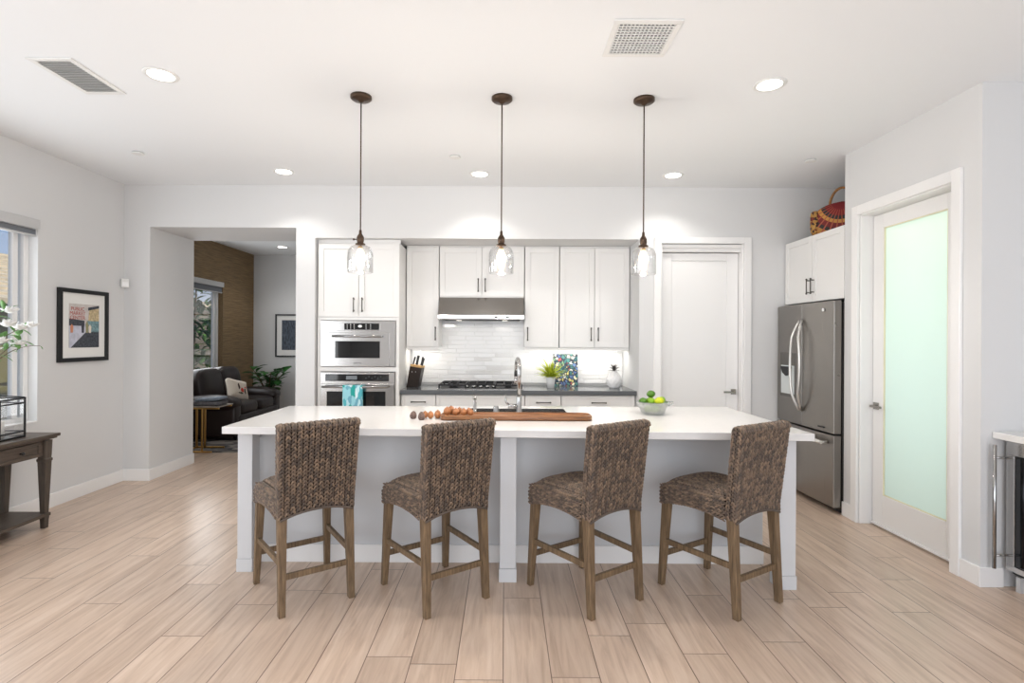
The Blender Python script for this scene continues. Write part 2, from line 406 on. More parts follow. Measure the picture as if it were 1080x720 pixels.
def text_mb(txt, size, origin, xdir, updir, extr=0.0006):
    cu = bpy.data.curves.new('t', 'FONT'); cu.body = txt; cu.size = size; cu.extrude = extr; cu.align_x = 'CENTER'; cu.align_y = 'CENTER'
    ob = bpy.data.objects.new('t', cu); COL.objects.link(ob)
    dg = bpy.context.evaluated_depsgraph_get(); me = bpy.data.meshes.new_from_object(ob.evaluated_get(dg))
    xd = Vector(xdir); ud = Vector(updir); nd = xd.cross(ud); mb = MB()
    mb.add([Vector(origin) + xd * v.co.x + ud * v.co.y + nd * v.co.z for v in me.vertices], [tuple(p.vertices) for p in me.polygons])
    bpy.data.objects.remove(ob); bpy.data.curves.remove(cu); bpy.data.meshes.remove(me)
    return mb

# ================================================================== ROOM SHELL
CZ = 2.964
XL, XR = -3.82, 2.80
struct('floor', B(-5.2, 4.6, -2.7, 10.0, -0.1, 0), 'floor', 'pale oak-look plank tile floor through kitchen and lounge')
struct('ceiling', B(-5.2, 4.6, -2.7, 10.0, CZ, CZ + 0.15), 'ceiling', 'smooth white ceiling over the kitchen')
# left wall with the kitchen window (y 2.6..4.34, z .738..2.35) and an unseen window nearer the camera, added for light
wl = MB(); T = 0.16
wl.box(XL - T, XL, 4.34, 5.32, 0, CZ)
wl.box(XL - T, XL, 2.45, 4.34, 0, 0.738); wl.box(XL - T, XL, 2.45, 4.34, 2.36, CZ)
wl.box(XL - T, XL, 1.9, 2.45, 0, CZ)
wl.box(XL - T, XL, -1.3, 1.9, 0, 0.5); wl.box(XL - T, XL, -1.3, 1.9, 2.5, CZ)
wl.box(XL - T, XL, -2.6, -1.3, 0, CZ)
struct('wall_left', wl, 'wall', 'pale grey left wall with the window and framed street print')
# back wall with lounge opening, recess, pantry door opening
wbk = MB(); Y0 = 5.32
wbk.box(XL - T, -3.56, Y0, 6.07, 0, CZ)                       # left pier / passage wall
wbk.box(-3.56, -2.096, Y0, 6.07, 2.54, CZ)                    # header over passage
wbk.box(-2.096, -1.906, Y0, 6.30, 0, CZ)                      # pier between passage and ovens
wbk.box(-1.906, 1.345, Y0, 6.30, 2.44, CZ)                    # soffit above the cabinet recess
wbk.box(-1.906, 1.345, 6.06, 6.30, 0, 2.44)                   # rear of recess
wbk.box(1.345, 1.56, Y0, 6.30, 0, CZ)
wbk.box(1.56, 2.39, Y0, 5.56, 2.41, CZ)
wbk.box(1.56, 2.39, 5.50, 5.56, 0, 2.41)
wbk.box(2.39, 3.70, Y0, 5.56, 0, CZ)
struct('wall_back', wbk, 'wall', 'pale grey back wall with cabinet recess and lounge opening')
# right wall: frosted door opening y 3.315..4.195, z 0..2.44
wr_ = MB()
wr_.box(XR, XR + 0.15, 4.195, 4.38, 0, CZ); wr_.box(XR, XR + 0.15, 3.12, 3.315, 0, CZ); wr_.box(XR, XR + 0.15, 3.315, 4.195, 2.44, CZ)
struct('wall_alcove', B(XR + 0.15, 3.60, 4.26, 4.38, 0, CZ), 'wall', 'pale grey wall between the pantry and the fridge alcove')
struct('wall_pantry', B(XR + 0.15, 3.60, 3.12, 3.24, 0, CZ), 'wall', 'pale grey wall above the far end of the wine fridge worktop')
struct('wall_counter', B(3.55, 3.70, -2.6, 3.12, 0, CZ), 'wall', 'pale grey wall behind the side worktop')
struct('wall_fridge', B(3.60, 3.70, 3.12, 5.32, 0, CZ), 'wall', 'pale grey wall behind the refrigerator')
struct('wall_right', wr_, 'wall', 'pale grey right wall around the frosted pantry door')
# rear wall behind the camera with a wide opening added to let light in
wf = MB(); wf.box(XL - T, -1.6, -2.6, -2.45, 0, CZ); wf.box(3.2, 3.7, -2.6, -2.45, 0, CZ); wf.box(-1.6, 3.2, -2.6, -2.45, 2.8, CZ)
struct('wall_front', wf, 'wall', 'pale grey wall with wide opening added for light behind the viewer')
# lounge walls
struct('wall_lounge_left', MB().box(-4.80, -4.65, 6.07, 7.0, 0, CZ).box(-4.80, -4.65, 7.0, 8.75, 0, 0.85).box(-4.80, -4.65, 7.0, 8.75, 2.31, CZ).box(-4.80, -4.65, 8.75, 9.95, 0, CZ), 'grasswall', 'brown wood grain accent wall of the lounge')
struct('wall_lounge_back', B(-4.80, -0.9, 9.82, 9.97, 0, CZ), 'wall', 'pale grey rear wall of the lounge')
struct('wall_lounge_right', B(-1.05, -0.9, 6.30, 9.82, 0, CZ).box(-4.80, -3.56 - 0.26, 5.95, 6.07, 0, CZ), 'wall', 'pale grey side wall of the lounge')

# baseboards
BH = 0.115; BT = 0.016
def bb(name, segs, label):
    m = MB()
    for a in segs: m.box(*a, 0, BH)
    return struct(name, m, 'trim', label, 0.003)
bb('baseboard_left', [(XL, XL + BT, -2.4, Y0 - BT)], 'white baseboard along the left wall')
bb('baseboard_back', [(XL, -3.56 + BT, Y0 - BT, Y0), (-3.56, -3.56 + BT, Y0, 6.07), (-2.096 - BT, -1.906, Y0 - BT, Y0), (1.345, 1.49, Y0 - BT, Y0), (2.46, 3.4, Y0 - BT, Y0)], 'white baseboard around the back wall and passage')
bb('baseboard_right', [(XR - BT, XR, 4.265, 4.38), (XR - BT, XR, 3.12, 3.245), (XR - BT, 2.925, 3.12 - BT, 3.12)], 'white baseboard around the right wall corner')
bb('baseboard_lounge', [(-4.65, -4.65 + BT, 6.1, 9.82), (-4.65, -1.05, 9.82 - BT, 9.82)], 'white baseboard in the lounge')

# casings
def casing(name, label, pts):
    m = MB()
    for a in pts: m.box(*a)
    return struct(name, m, 'trim', label, 0.004)
casing('trim_1', 'white casing around the closed white panel door', [(1.49, 1.56, Y0 - 0.022, Y0, 0, 2.465), (2.39, 2.46, Y0 - 0.022, Y0, 0, 2.465), (1.56, 2.39, Y0 - 0.022, Y0, 2.40, 2.465),
       (1.56, 1.575, Y0, 5.47, 0, 2.40), (2.375, 2.39, Y0, 5.47, 0, 2.40), (1.575, 2.375, Y0 + 0.02, 5.44, 2.36, 2.40), (1.575, 2.375, Y0 + 0.04, 5.46, 2.325, 2.36)])
casing('trim_2', 'white casing around the frosted glass door', [(XR - 0.022, XR, 4.195, 4.265, 0, 2.505), (XR - 0.022, XR, 3.245, 3.315, 0, 2.505), (XR - 0.022, XR, 3.315, 4.195, 2.43, 2.505),
       (XR, XR + 0.15, 4.18, 4.195, 0, 2.43), (XR, XR + 0.15, 3.315, 3.33, 0, 2.43), (XR, XR + 0.15, 3.33, 4.18, 2.42, 2.44)])

# door 1: single recessed panel, closed
def panel_mesh(w, h, t, st, rail_b, rail_t, depth=0.010):
    """door slab front at y=0 (facing -y), x 0..w, z 0..h, thickness t behind; recessed flat panel"""
    m = MB(); m.box(0, st, 0, t, 0, h).box(w - st, w, 0, t, 0, h).box(st, w - st, 0, t, 0, rail_b).box(st, w - st, 0, t, h - rail_t, h)
    m.box(st, w - st, depth, t, rail_b, h - rail_t); return m
d1 = tag(thing('door_1', 'closed white single-panel door right of the kitchen cabinets', 'door', (1.58, 5.40, 0.008)), kind='structure')
panel_mesh(0.79, 2.31, 0.04, 0.115, 0.20, 0.075, 0.012).build('door_leaf', 'trim', d1, 0.004)
def lever(parent, x, z, dirx=-1, y=0):
    h = MB(); h.box(x - 0.027, x + 0.027, y - 0.010, y, z - 0.027, z + 0.027).cyl((x, y - 0.05, z), 0.009, 0.04, 'y').box(min(x, x + dirx * 0.115), max(x, x + dirx * 0.115), y - 0.058, y - 0.044, z - 0.009, z + 0.009)
    return h.build('lever_handle', 'nickel', parent, 0.002)
lever(d1, 0.745, 0.905)
# door 2: frosted, in the right wall (faces -x)
d2 = tag(thing('door_2', 'white framed door with full frosted mint glass pane', 'door', (2.895, 4.175, 0.012), -PI / 2), kind='structure')
w2, h2 = 0.84, 2.40
fm = MB(); gx0, gx1, gz0, gz1 = 0.11, 0.70, 0.244, 2.295
fm.box(0, gx0, 0, 0.04, 0, h2).box(gx1, w2, 0, 0.04, 0, h2).box(gx0, gx1, 0, 0.04, 0, gz0).box(gx0, gx1, 0, 0.04, gz1, h2)
fm.build('door_leaf', 'trim', d2, 0.003)
B(gx0 - 0.003, gx1 + 0.003, 0.014, 0.022, gz0 - 0.003, gz1 + 0.003).build('frosted_pane', 'frost', d2)
bd = MB()
for a in ((gx0, gx0 + 0.007, gz0, gz1), (gx1 - 0.007, gx1, gz0, gz1), (gx0, gx1, gz0, gz0 + 0.007), (gx0, gx1, gz1 - 0.007, gz1)): bd.box(a[0], a[1], 0.004, 0.014, a[2], a[3])
bd.build('glazing_bead', mat('cream_glazing_bead', (232, 226, 196), 0.5), d2)
lever(d2, 0.045, 0.92, 1)
B(0, w2, -0.012, -0.001, 0.0, 0.016).build('under_door_light_strip', 'white', d2)  # white strip stands in for light leaking under the door
# pantry behind frosted door: ceiling lamp
pl = tag(thing('pantry_light', 'white flush ceiling lamp glowing in the pantry behind frosted glass', 'ceiling light', (3.3, 3.75, CZ)))
MB().lathe([(0.0, -0.06), (0.1, -0.05), (0.13, -0.02), (0.13, 0)], n=24).build('lamp_shade', 'emis', pl)
area('pantry_lamp', (0, 0, -0.07), (0, 0, 0), 0.5, 0.5, 6.5, (1.0, 0.96, 0.62), pl)
area('pantry_fill', (3.55, 3.75, 1.25), (0, R(90), 0), 2.2, 0.9, 9, (0.89, 0.97, 1.0))  # unseen lamp added to even the pane's glow, no window here

# windows -------------------------------------------------------------
def window(name, label, loc, rotz, w, h, shade, frame='trim'):
    """local: x along wall 0..w, room on -y side, outside +y; z 0..h"""
    o = tag(thing(name, label, 'window', loc, rotz), kind='structure')
    m = MB(); f = 0.045
    m.box(0, w, 0.075, 0.135, 0, f).box(0, w, 0.075, 0.135, h - f, h).box(0, f, 0.075, 0.135, f, h - f).box(w - f, w, 0.075, 0.135, f, h - f)
    m.box(w - 0.13, w - 0.085, 0.085, 0.125, f, h - f).box(0.085, 0.13, 0.085, 0.125, f, h - f).box(w / 2 - 0.03, w / 2 + 0.03, 0.085, 0.125, f, h - f)
    m.build('window_frame', frame, o, 0.004)
    B(f, w - f, 0.10, 0.106, f, h - f).build('pane', 'win', o)
    B(0.0, w, 0.0, 0.075, 0.0005, 0.012).build('sill', 'trim', o, 0.003)
    if shade:
        s_ = MB(); s_.box(0.0, w - 0.0, -0.02, 0.045, h - 0.052, h + 0.028).build('shade_cassette', 'alu', o, 0.004)
        B(0.01, w - 0.01, 0.01, 0.016, h - 0.05 - shade, h - 0.05).build('shade_fabric', 'grey_shade', o)
        B(0.01, w - 0.01, 0.004, 0.024, h - 0.06 - shade, h - 0.045 - shade).build('shade_hem_bar', 'alu', o, 0.003)
    return o
window('window_1', 'kitchen window with raised grey roller shade above the console table', (XL, 2.45, 0.738), PI / 2, 1.89, 1.622, 0.05)
window('window_2', 'lounge window with dark roller shade in the brown wall', (-4.65, 7.0, 0.85), PI / 2, 1.75, 1.46, 0.09)
window('window_3', 'wide window added for light in the left wall behind the viewer', (XL, -1.3, 0.5), PI / 2, 3.2, 2.0, 0.08)  # unseen window put in for extra light

# ================================================================== CABINETS
def shaker(w, h, t=0.02, st=0.055):
    return panel_mesh(w, h, t, st, st, st, 0.009)
def pull(parent, x, z, ln=0.13, vert=True, y=0):
    m = MB()
    if vert:
        m.tube([(x, y - 0.032, z - ln / 2), (x, y - 0.032, z + ln / 2)], 0.0055, 10)
        for s_ in (-1, 1): m.cyl((x, y - 0.032, z + s_ * ln * 0.42), 0.005, 0.033, 'y', 8); m.superq((x, y - 0.032, z + s_ * ln / 2), (0.009,) * 3, 1, 1, 10, 6)
    else:
        m.tube([(x - ln / 2, y - 0.032, z), (x + ln / 2, y - 0.032, z)], 0.0055, 10)
        for s_ in (-1, 1): m.cyl((x + s_ * ln * 0.42, y - 0.032, z), 0.005, 0.033, 'y', 8); m.superq((x + s_ * ln / 2, y - 0.032, z), (0.009,) * 3, 1, 1, 10, 6)
    return m.build('handle', 'pull', parent)
def wall_cab(label, x0, x1, z0, z1, doors, handles, yf=5.71, yb=6.045, group=None):
    o = thing('wall_cabinet', label, 'cabinet', (x0, yf, z0), 0, group)
    w = x1 - x0; h = z1 - z0
    B(0.002, w - 0.002, 0.021, yb - yf, 0, h).build('body', 'cab', o, 0.002)
    B(0.002, w - 0.002, 0.012, 0.021, -0.028, 0.0).build('light_rail', 'cab', o)
    B(0.002, w - 0.002, 0.012, 0.021, h - 0.0, h + 0.012).build('top_moulding', 'cab', o)
    dw = w / doors
    for i in range(doors):
        d = shaker(dw - 0.006, h - 0.012).build('door', 'cab', o, 0.002, (i * dw + 0.003, 0, 0.006))
        hx, hz = handles[i]
        pull(d, hx if hx > 0 else dw - 0.006 + hx, hz)
    return o
XS = [-1.08, -0.705, -0.244, 0.208, 0.584, 1.345]
wall_cab('tall narrow white wall cabinet left of the range hood', -1.062, -0.712, 1.345, 2.425, 1, [(-0.03, 0.14)])
wall_cab('short two-door white wall cabinet above the range hood', -0.708, 0.206, 1.885, 2.425, 2, [(-0.035, 0.12), (0.035, 0.12)])
wall_cab('narrow one-door white wall cabinet right of the range hood', 0.210, 0.582, 1.345, 2.425, 1, [(0.03, 0.14)])
wall_cab('wide two-door white wall cabinet at the right end of the recess', 0.586, 1.338, 1.345, 2.425, 2, [(-0.035, 0.14), (0.035, 0.14)])

# under-cabinet LED strips
def led(label, x0, x1, watts):
    o = thing('light_strip', label, 'light strip', ((x0 + x1) / 2, 5.83, 1.344)); w = (x1 - x0) / 2
    B(-w, w, -0.012, 0.012, -0.006, 0).build('housing', 'alu', o); B(-w + 0.01, w - 0.01, -0.008, 0.008, -0.009, -0.006).build('diffuser', 'led', o)
    area('strip_lamp', (0, 0, -0.012), (R(18), 0, 0), (x1 - x0) * 0.95, 0.03, watts * 0.38, (1, 0.96, 0.89), o)
led('short lit under-cabinet strip above the knife block', -1.04, -0.74, 2.6)
led('long lit under-cabinet strip above the painting and plant', 0.24, 1.31, 8.5)

# backsplash tiles: one tiled surface, each tile very slightly tilted
bs = MB(); tw, th = 0.203, 0.0485; x_a, x_b, z_a, z_b = -1.055, 1.343, 0.936, 1.885
rnd = random.Random(3); row = 0; z = z_a
while z < z_b:
    x = x_a - (tw * 0.5 if row % 2 else 0) - (0.07 if row % 3 == 0 else 0)
    while x < x_b:
        a = max(x, x_a) + 0.0012; c = min(x + tw, x_b) - 0.0012
        if c - a > 0.01:
            if z < 1.33 or (-0.72 < (a + c) / 2 < 0.22):
                y = 6.046; t1, t2, t3 = (rnd.uniform(-0.0018, 0.0018) for _ in range(3))
                z1 = min(z + th, z_b) - 0.0012; z0 = z + 0.0012; e = 0.003
                bot = [(a, y - t1, z0), (c, y - t2, z0), (c, 6.06, z0), (a, 6.06, z0)]
                bs.add([(a + e, y + t1 - 0.002, z0 + e), (c - e, y + t2 - 0.002, z0 + e), (c - e, y + t3 + t2 - 0.002, z1 - e), (a + e, y + t3 + t1 - 0.002, z1 - e),
                        (a, y + 0.002, z0), (c, y + 0.002, z0), (c, y + 0.002, z1), (a, y + 0.002, z1)],
                       [(0, 1, 2, 3), (4, 5, 1, 0), (5, 6, 2, 1), (6, 7, 3, 2), (7, 4, 0, 3)])
        x += tw
    z += th; row += 1
bs.box(x_a, x_b, 6.048, 6.06, z_a, z_b)
tag(bs.build('tile_backsplash', mat('glossy_white_tile', (232, 232, 232), 0.07, spec=0.6)), 'glossy white brick-pattern tile backsplash behind the cooktop', 'backsplash', kind='structure')

# base cabinets
def drawer_front(o, x0, x1, z0, z1, hx=None, y=0):
    d = shaker(x1 - x0 - 0.006, z1 - z0 - 0.006, 0.02, 0.035).build('drawer', 'cab', o, 0.002, (x0 + 0.003, y, z0 + 0.003))
    if hx is not None: pull(d, (x1 - x0) / 2 if hx == 0 else hx, (z1 - z0) * 0.5, 0.14, False)
    return d
def base_cab(label, x0, x1, kind, group=None):
    o = thing('base_cabinet', label, 'cabinet', (x0, 5.44, 0), 0, group); w = x1 - x0
    B(0.001, w - 0.001, 0.021, 0.60, 0.10, 0.868).box(0.001, w - 0.001, 0.08, 0.58, 0, 0.10).build('body', 'cab', o)
    if kind == 'drawers':
        drawer_front(o, 0, w, 0.71, 0.865, 0); drawer_front(o, 0, w, 0.41, 0.71, 0); drawer_front(o, 0, w, 0.105, 0.41, 0)
    else:
        drawer_front(o, 0, w, 0.71, 0.865, 0 if kind == 'door_h' else None)
        n = 2 if w > 0.5 else 1; dw = w / n
        for i in range(n):
            d = shaker(dw - 0.006, 0.599).build('door', 'cab', o, 0.002, (i * dw + 0.003, 0, 0.108))
            pull(d, (dw - 0.036) if (n == 1 or i == 0) else 0.03, 0.5)
    return o
base_cab('white base cabinet below the knife block', -1.060, -0.705, 'door_h')
base_cab('wide white base cabinet below the gas cooktop', -0.703, 0.208, 'drawers_none')
base_cab('white base cabinet below the potted grass plant', 0.210, 0.580, 'door_h')
base_cab('wide white drawer cabinet below the ceramic pineapple', 0.582, 1.338, 'drawers')
tag(B(-1.063, 1.343, 5.395, 6.045, 0.869, 0.914).build('countertop', 'dquartz', None, 0.004), 'charcoal stone worktop along the back wall under the cooktop', 'countertop')

# oven tower
ot = thing('oven_cabinet', 'tall white cabinet housing the two built-in ovens', 'cabinet', (-1.895, 5.37, 0))
tw_ = 0.826
tm = MB(); yb = 0.66
tm.box(0, 0.034, 0.021, yb, 0, 2.40).box(tw_ - 0.034, tw_, 0.021, yb, 0, 2.40).box(0.034, tw_ - 0.034, 0.6, yb, 0.1, 2.40).box(0.034, tw_ - 0.034, 0.021, 0.6, 1.62, 2.40)
tm.box(0.034, tw_ - 0.034, 0.021, 0.6, 1.10, 1.148).box(0.034, tw_ - 0.034, 0.021, 0.6, 0.1, 0.36).box(0.034, tw_ - 0.034, 0.07, 0.6, 0, 0.1)
tm.build('body', 'cab', ot, 0.002)
ff = MB(); ff.box(0, 0.034, 0, 0.021, 0.1, 1.645).box(tw_ - 0.034, tw_, 0, 0.021, 0.1, 1.645).box(0.034, tw_ - 0.034, 0, 0.021, 1.618, 1.645).box(0.034, tw_ - 0.034, 0, 0.021, 1.10, 1.148)
ff.build('face_frame', 'cab', ot, 0.002)
for i, hx in ((0, -0.04), (1, 0.04)):
    dw = tw_ / 2; d = shaker(dw - 0.006, 0.74).build('door', 'cab', ot, 0.002, (i * dw + 0.003, 0, 1.653)); pull(d, hx if hx > 0 else dw - 0.006 + hx, 0.12)
drawer_front(ot, 0, tw_, 0.105, 0.36, 0)
B(-0.008, tw_ + 0.003, 0.03, 0.05, 2.40, 2.438).build('crown_filler', 'cab', ot)

def oven(name, label, z0, z1, x0=-1.857, w=0.75):
    return thing(name, label, 'oven', (x0, 5.352, z0))
mw = oven('microwave_oven', 'upper built-in stainless oven with control panel on top', 1.152, 1.612)
w = 0.75; h = 0.46
B(0, w, 0.0165, 0.5, 0.002, h - 0.002).box(0, w, 0, 0.016, 0.0, h).build('body', 'steel', mw, 0.003)
B(0.075, w - 0.055, -0.012, -0.0005, 0.0, h - 0.118).build('door', 'steel', mw, 0.004)
B(0.15, 0.60, -0.015, -0.0115, 0.085, 0.255).build('door_window', 'blackglass', mw, 0.003)
hb = MB(); hb.tube([(0.13, -0.055, 0.305), (0.63, -0.055, 0.305)], 0.011, 12)
for x in (0.16, 0.60): hb.cyl((x, -0.055, 0.305), 0.008, 0.045, 'y', 10)
hb.build('handle', 'chrome', mw)
cp = B(0.15, 0.60, -0.009, -0.0005, h - 0.098, h - 0.018).build('control_panel', 'steel', mw, 0.002)
B(0.24, 0.59, -0.0115, -0.009, h - 0.09, h - 0.026).build('display', 'blackglass', mw, 0.002)
for i in range(3):
    for x in (0.27, 0.305, 0.34, 0.46, 0.505): MB().cyl((x, -0.0125, h - 0.075 + i * 0.018), 0.0045, 0.001, 'y', 8).build('key_button', 'white', mw)
MB().superq((0.40, -0.0125, h - 0.055), (0.022, 0.001, 0.014), 1, 1, 12, 6).build('start_button', 'white', mw)
text_mb('KitchenAid', 0.018, (0.375, -0.0125, 0.035), (1, 0, 0), (0, 0, 1)).build('badge_lettering', 'dgrey', mw)
ov = oven('wall_oven', 'lower built-in stainless oven with the towel on its handle', 0.37, 1.092)
h = 0.722
B(0, w, 0.0165, 0.5, 0.002, h - 0.002).box(0, w, 0, 0.016, 0.0, h).build('body', 'steel', ov, 0.003)
B(0.05, w - 0.06, -0.006, -0.0005, h - 0.088, h - 0.018).build('control_panel', 'blackglass', ov, 0.002)
dimm = mat('dim_display', (120, 126, 130), 0.4)
for j in range(6): MB().cyl((0.46 + j * 0.03, -0.0075, h - 0.05 + (0.008 if j % 2 else -0.008)), 0.004, 0.001, 'y', 8).build('key_button', dimm, ov)
B(0.26, 0.37, -0.0072, -0.006, h - 0.072, h - 0.034).build('display', dimm, ov)
B(0.005, w - 0.005, -0.018, -0.0005, 0.0, h - 0.112).build('door', 'steel', ov, 0.004)
B(0.07, w - 0.09, -0.022, -0.0175, 0.14, h - 0.19).build('door_window', 'blackglass', ov, 0.003)
hb = MB(); hb.tube([(0.04, -0.075, h - 0.14), (w - 0.06, -0.075, h - 0.14)], 0.012, 12)
for x in (0.06, w - 0.08): hb.cyl((x, -0.075, h - 0.14), 0.009, 0.06, 'y', 10)
hb.build('handle', 'chrome', ov)
# towel over the handle (world z of handle = .37+.582)
tz = 0.37 + h - 0.14; ty = 5.352 - 0.075; tv = []; 
prof = [(ty + 0.016, tz - 0.30), (ty + 0.016, tz - 0.15), (ty + 0.016, tz), (ty + 0.009, tz + 0.012), (ty, tz + 0.0165), (ty - 0.009, tz + 0.012), (ty - 0.016, tz), (ty - 0.017, tz - 0.15), (ty - 0.019, tz - 0.26), (ty - 0.019, tz - 0.38)]
mt = MB(); nx = 15; xs0, xs1 = -1.605, -1.412
vs = []
for off in (0, 0.003):
    for i in range(nx):
        u = i / (nx - 1); x = xs0 + (xs1 - xs0) * u
        for k, (y, z) in enumerate(prof):
            wv = 0.004 * math.sin(u * 11) * min(1, abs(k - 4) / 3.0)
            sgn = 1 if k < 4 else -1
            vs.append((x, y + sgn * (abs(wv) + (off if k != 4 else 0)), z + (off if 2 < k < 6 else 0)))
K = len(prof); fs = []
for L in range(2):
    for i in range(nx - 1):
        for k in range(K - 1):
            a = L * nx * K + i * K + k; q = (a, a + 1, a + K + 1, a + K); fs.append(q if L == 0 else q[::-1])
for i in range(nx - 1):
    for k in (0, K - 1):
        a = i * K + k; fs.append((a, a + K, a + K + nx * K, a + nx * K))
for k in range(K - 1):
    for i in (0, nx - 1):
        a = i * K + k; fs.append((a, a + 1, a + 1 + nx * K, a + nx * K))
mt.add(vs, fs, True)
tag(mt.build('dish_towel', voronoi_print('aqua_leaf_print', [(190, 226, 232), (86, 178, 190), (150, 208, 218), (40, 158, 150), (214, 234, 238), (110, 170, 190)], 30, 0.9, (1, 1, 0.45), dist=0.05)), 'aqua and teal leaf-print dish towel hanging on the lower oven handle', 'towel')

# range hood
rh = thing('range_hood', 'wide stainless range hood with slanted front above the cooktop', 'range hood', (-0.251, 6.04, 1.643))
hw = 0.452
MB().prism([(0.0, 0.045), (-0.49, 0.045), (-0.335, 0.236), (0.0, 0.236)], 'x', -hw, hw).build('canopy', 'steelh', rh, 0.002)
B(-hw - 0.003, hw + 0.003, -0.493, 0.0, 0.0, 0.0445).build('lip', 'steel', rh, 0.003)
B(-hw + 0.04, hw - 0.04, -0.45, -0.04, -0.006, -0.0005).build('filter_panel', 'dgrey', rh)
for x in (0.14, 0.26): B(x, x + 0.035, -0.499, -0.4935, 0.014, 0.030).build('switch', 'dgrey', rh)
for x in (-0.25, 0.25):
    MB().cyl((x, -0.25, -0.0085), 0.03, 0.002).build('hood_lamp', 'led', rh)
    area('hood_lamp_light', (x, -0.25, -0.014), (0, 0, 0), 0.08, 0.08, 0.5, (1, 0.95, 0.88), rh)

# cooktop
ck = thing('gas_cooktop', 'black gas cooktop with cast iron grates under the range hood', 'cooktop', (-0.251, 5.72, 0.9145))
cw = 0.447
B(-cw, cw, -0.26, 0.25, 0, 0.008).build('tray', 'steel', ck, 0.003)
B(-cw + 0.012, cw - 0.012, -0.245, 0.24, 0.008, 0.011).build('enamel_top', 'black', ck)
for gi in range(3):
    gx = -0.29 + gi * 0.29; g = MB(); a = 0.136
    y0g = -0.125 if gi == 1 else -0.23
    for x in (-a, a): g.box(gx + x - 0.006, gx + x + 0.006, y0g, 0.225, 0.034, 0.052)
    for y in (y0g, 0.05, 0.225): g.box(gx - a, gx + a, y - 0.006, y + 0.006, 0.034, 0.052)
    for x in (-0.045, 0.045): g.box(gx + x - 0.005, gx + x + 0.005, y0g, 0.225, 0.036, 0.056)
    for x in (-a, a):
        for y in (y0g, 0.225): g.box(gx + x - 0.008, gx + x + 0.008, y - 0.008, y + 0.008, 0.011, 0.052)
    g.build('grate', 'iron', ck, 0.002)
for bx, by, br in ((-0.29, 0.12, 0.04), (-0.29, -0.12, 0.045), (0, 0.05, 0.055), (0.29, 0.12, 0.045), (0.29, -0.12, 0.035)):
    MB().lathe([(br * 1.15, 0.011), (br * 1.1, 0.02), (br * 0.8, 0.022), (br * 0.78, 0.03), (0.0, 0.031)], (bx, by, 0)).build('burner', 'black', ck)
for i in range(5):
    x = -0.14 + i * 0.07; MB().lathe([(0.021, 0.011), (0.019, 0.034), (0.014, 0.037), (0.0, 0.037)], (x, -0.19, 0), 16).build('knob', 'chrome', ck)

# ================================================================== ISLAND
isl = thing('kitchen_island', 'long pale grey kitchen island with white base trim facing the stools', 'kitchen island', (0.04, 3.7, 0))
def W2(x, y): return (x - 0.04, y - 3.7)
b_ = MB(); x0, y0 = W2(-1.62, 3.425); x1, y1 = W2(1.67, 4.05)
b_.box(x0, x1, y0, y0 + 0.03, 0.0, 0.871).box(x0, x1, y1 - 0.02, y1, 0.1, 0.871).box(x0, x0 + 0.02, y0 + 0.03, y1 - 0.02, 0, 0.871).box(x1 - 0.02, x1, y0 + 0.03, y1 - 0.02, 0, 0.871).box(x0 + 0.02, x1 - 0.02, y0 + 0.03, y1 - 0.02, 0.1, 0.12).build('body', 'isl', isl, 0.002)
B(x0 - 0.0, x1 + 0.0, y0 - 0.017, y0 - 0.0005, 0, 0.113).build('base_trim', 'trim', isl, 0.003)
for (xa, xb, yf) in ((-1.638, -1.548, 3.262), (-0.024, 0.072, 3.140), (1.59, 1.686, 3.064)):
    ax, ay = W2(xa, yf); bx, by = W2(xb, yf + 0.10)
    lg = MB(); lg.box(ax, bx, ay, y0 - 0.0185 if False else by, 0.08, 0.872); lg.build('leg_post', 'isl', isl, 0.003)
    B(ax - 0.004, bx + 0.004, ay - 0.004, by + 0.004, 0, 0.079).build('leg_plinth', 'isl', isl, 0.002)
    mx = (ax + bx) / 2; B(mx - 0.02, mx + 0.02, by + 0.001, y0 - 0.001, 0.80, 0.872).build('bracket_rail', 'isl', isl, 0.002)
# four door fronts on the working side
for i in range(6):
    ww = (x1 - x0) / 6; m = shaker(ww - 0.006, 0.74)
    for k, v in enumerate(m.v): m.v[k] = (-v[0], -v[1], v[2])
    m.build('door', 'isl', isl, 0.002, (x0 + (i + 1) * ww - 0.003, y1 + 0.021, 0.11))
# worktop with a sink cut-out: slightly out-of-square slab
wt_ = MB(); SK = (-0.27, 0.45, 3.735, 4.02)
FL, FR, BL, BR_ = (-1.66, 3.117), (1.746, 2.985), (-1.656, 4.09), (1.74, 4.17)
def slab(m, pts, z0, z1): return m.hexa([(p[0], p[1], z0) for p in pts], [(p[0], p[1], z1) for p in pts])
def fy(x): return FL[1] + (FR[1] - FL[1]) * (x - FL[0]) / (FR[0] - FL[0])
def byy(x): return BL[1] + (BR_[1] - BL[1]) * (x - BL[0]) / (BR_[0] - BL[0])
slabv = MB()
out = [FL, FR, BR_, BL]; inn = [(SK[0], SK[2]), (SK[1], SK[2]), (SK[1], SK[3]), (SK[0], SK[3])]
vs = [(p[0], p[1], zz) for zz in (0.872, 0.914) for p in out + inn]
fs = []
for i in range(4):
    j = (i + 1) % 4
    fs.append((8 + i, 8 + j, 12 + j, 12 + i)); fs.append((j, i, 4 + i, 4 + j)); fs.append((i, j, 8 + j, 8 + i)); fs.append((4 + j, 4 + i, 12 + i, 12 + j))
slabv.add(vs, fs)
tag(slabv.build('island_countertop', 'quartz', None, 0.003), 'thick white quartz worktop covering the whole island', 'countertop')
sk = thing('sink', 'stainless undermount sink in the island behind the wooden board', 'sink', (0.09, 3.8775, 0.72))
a, c = 0.357, 0.140; s_ = MB()
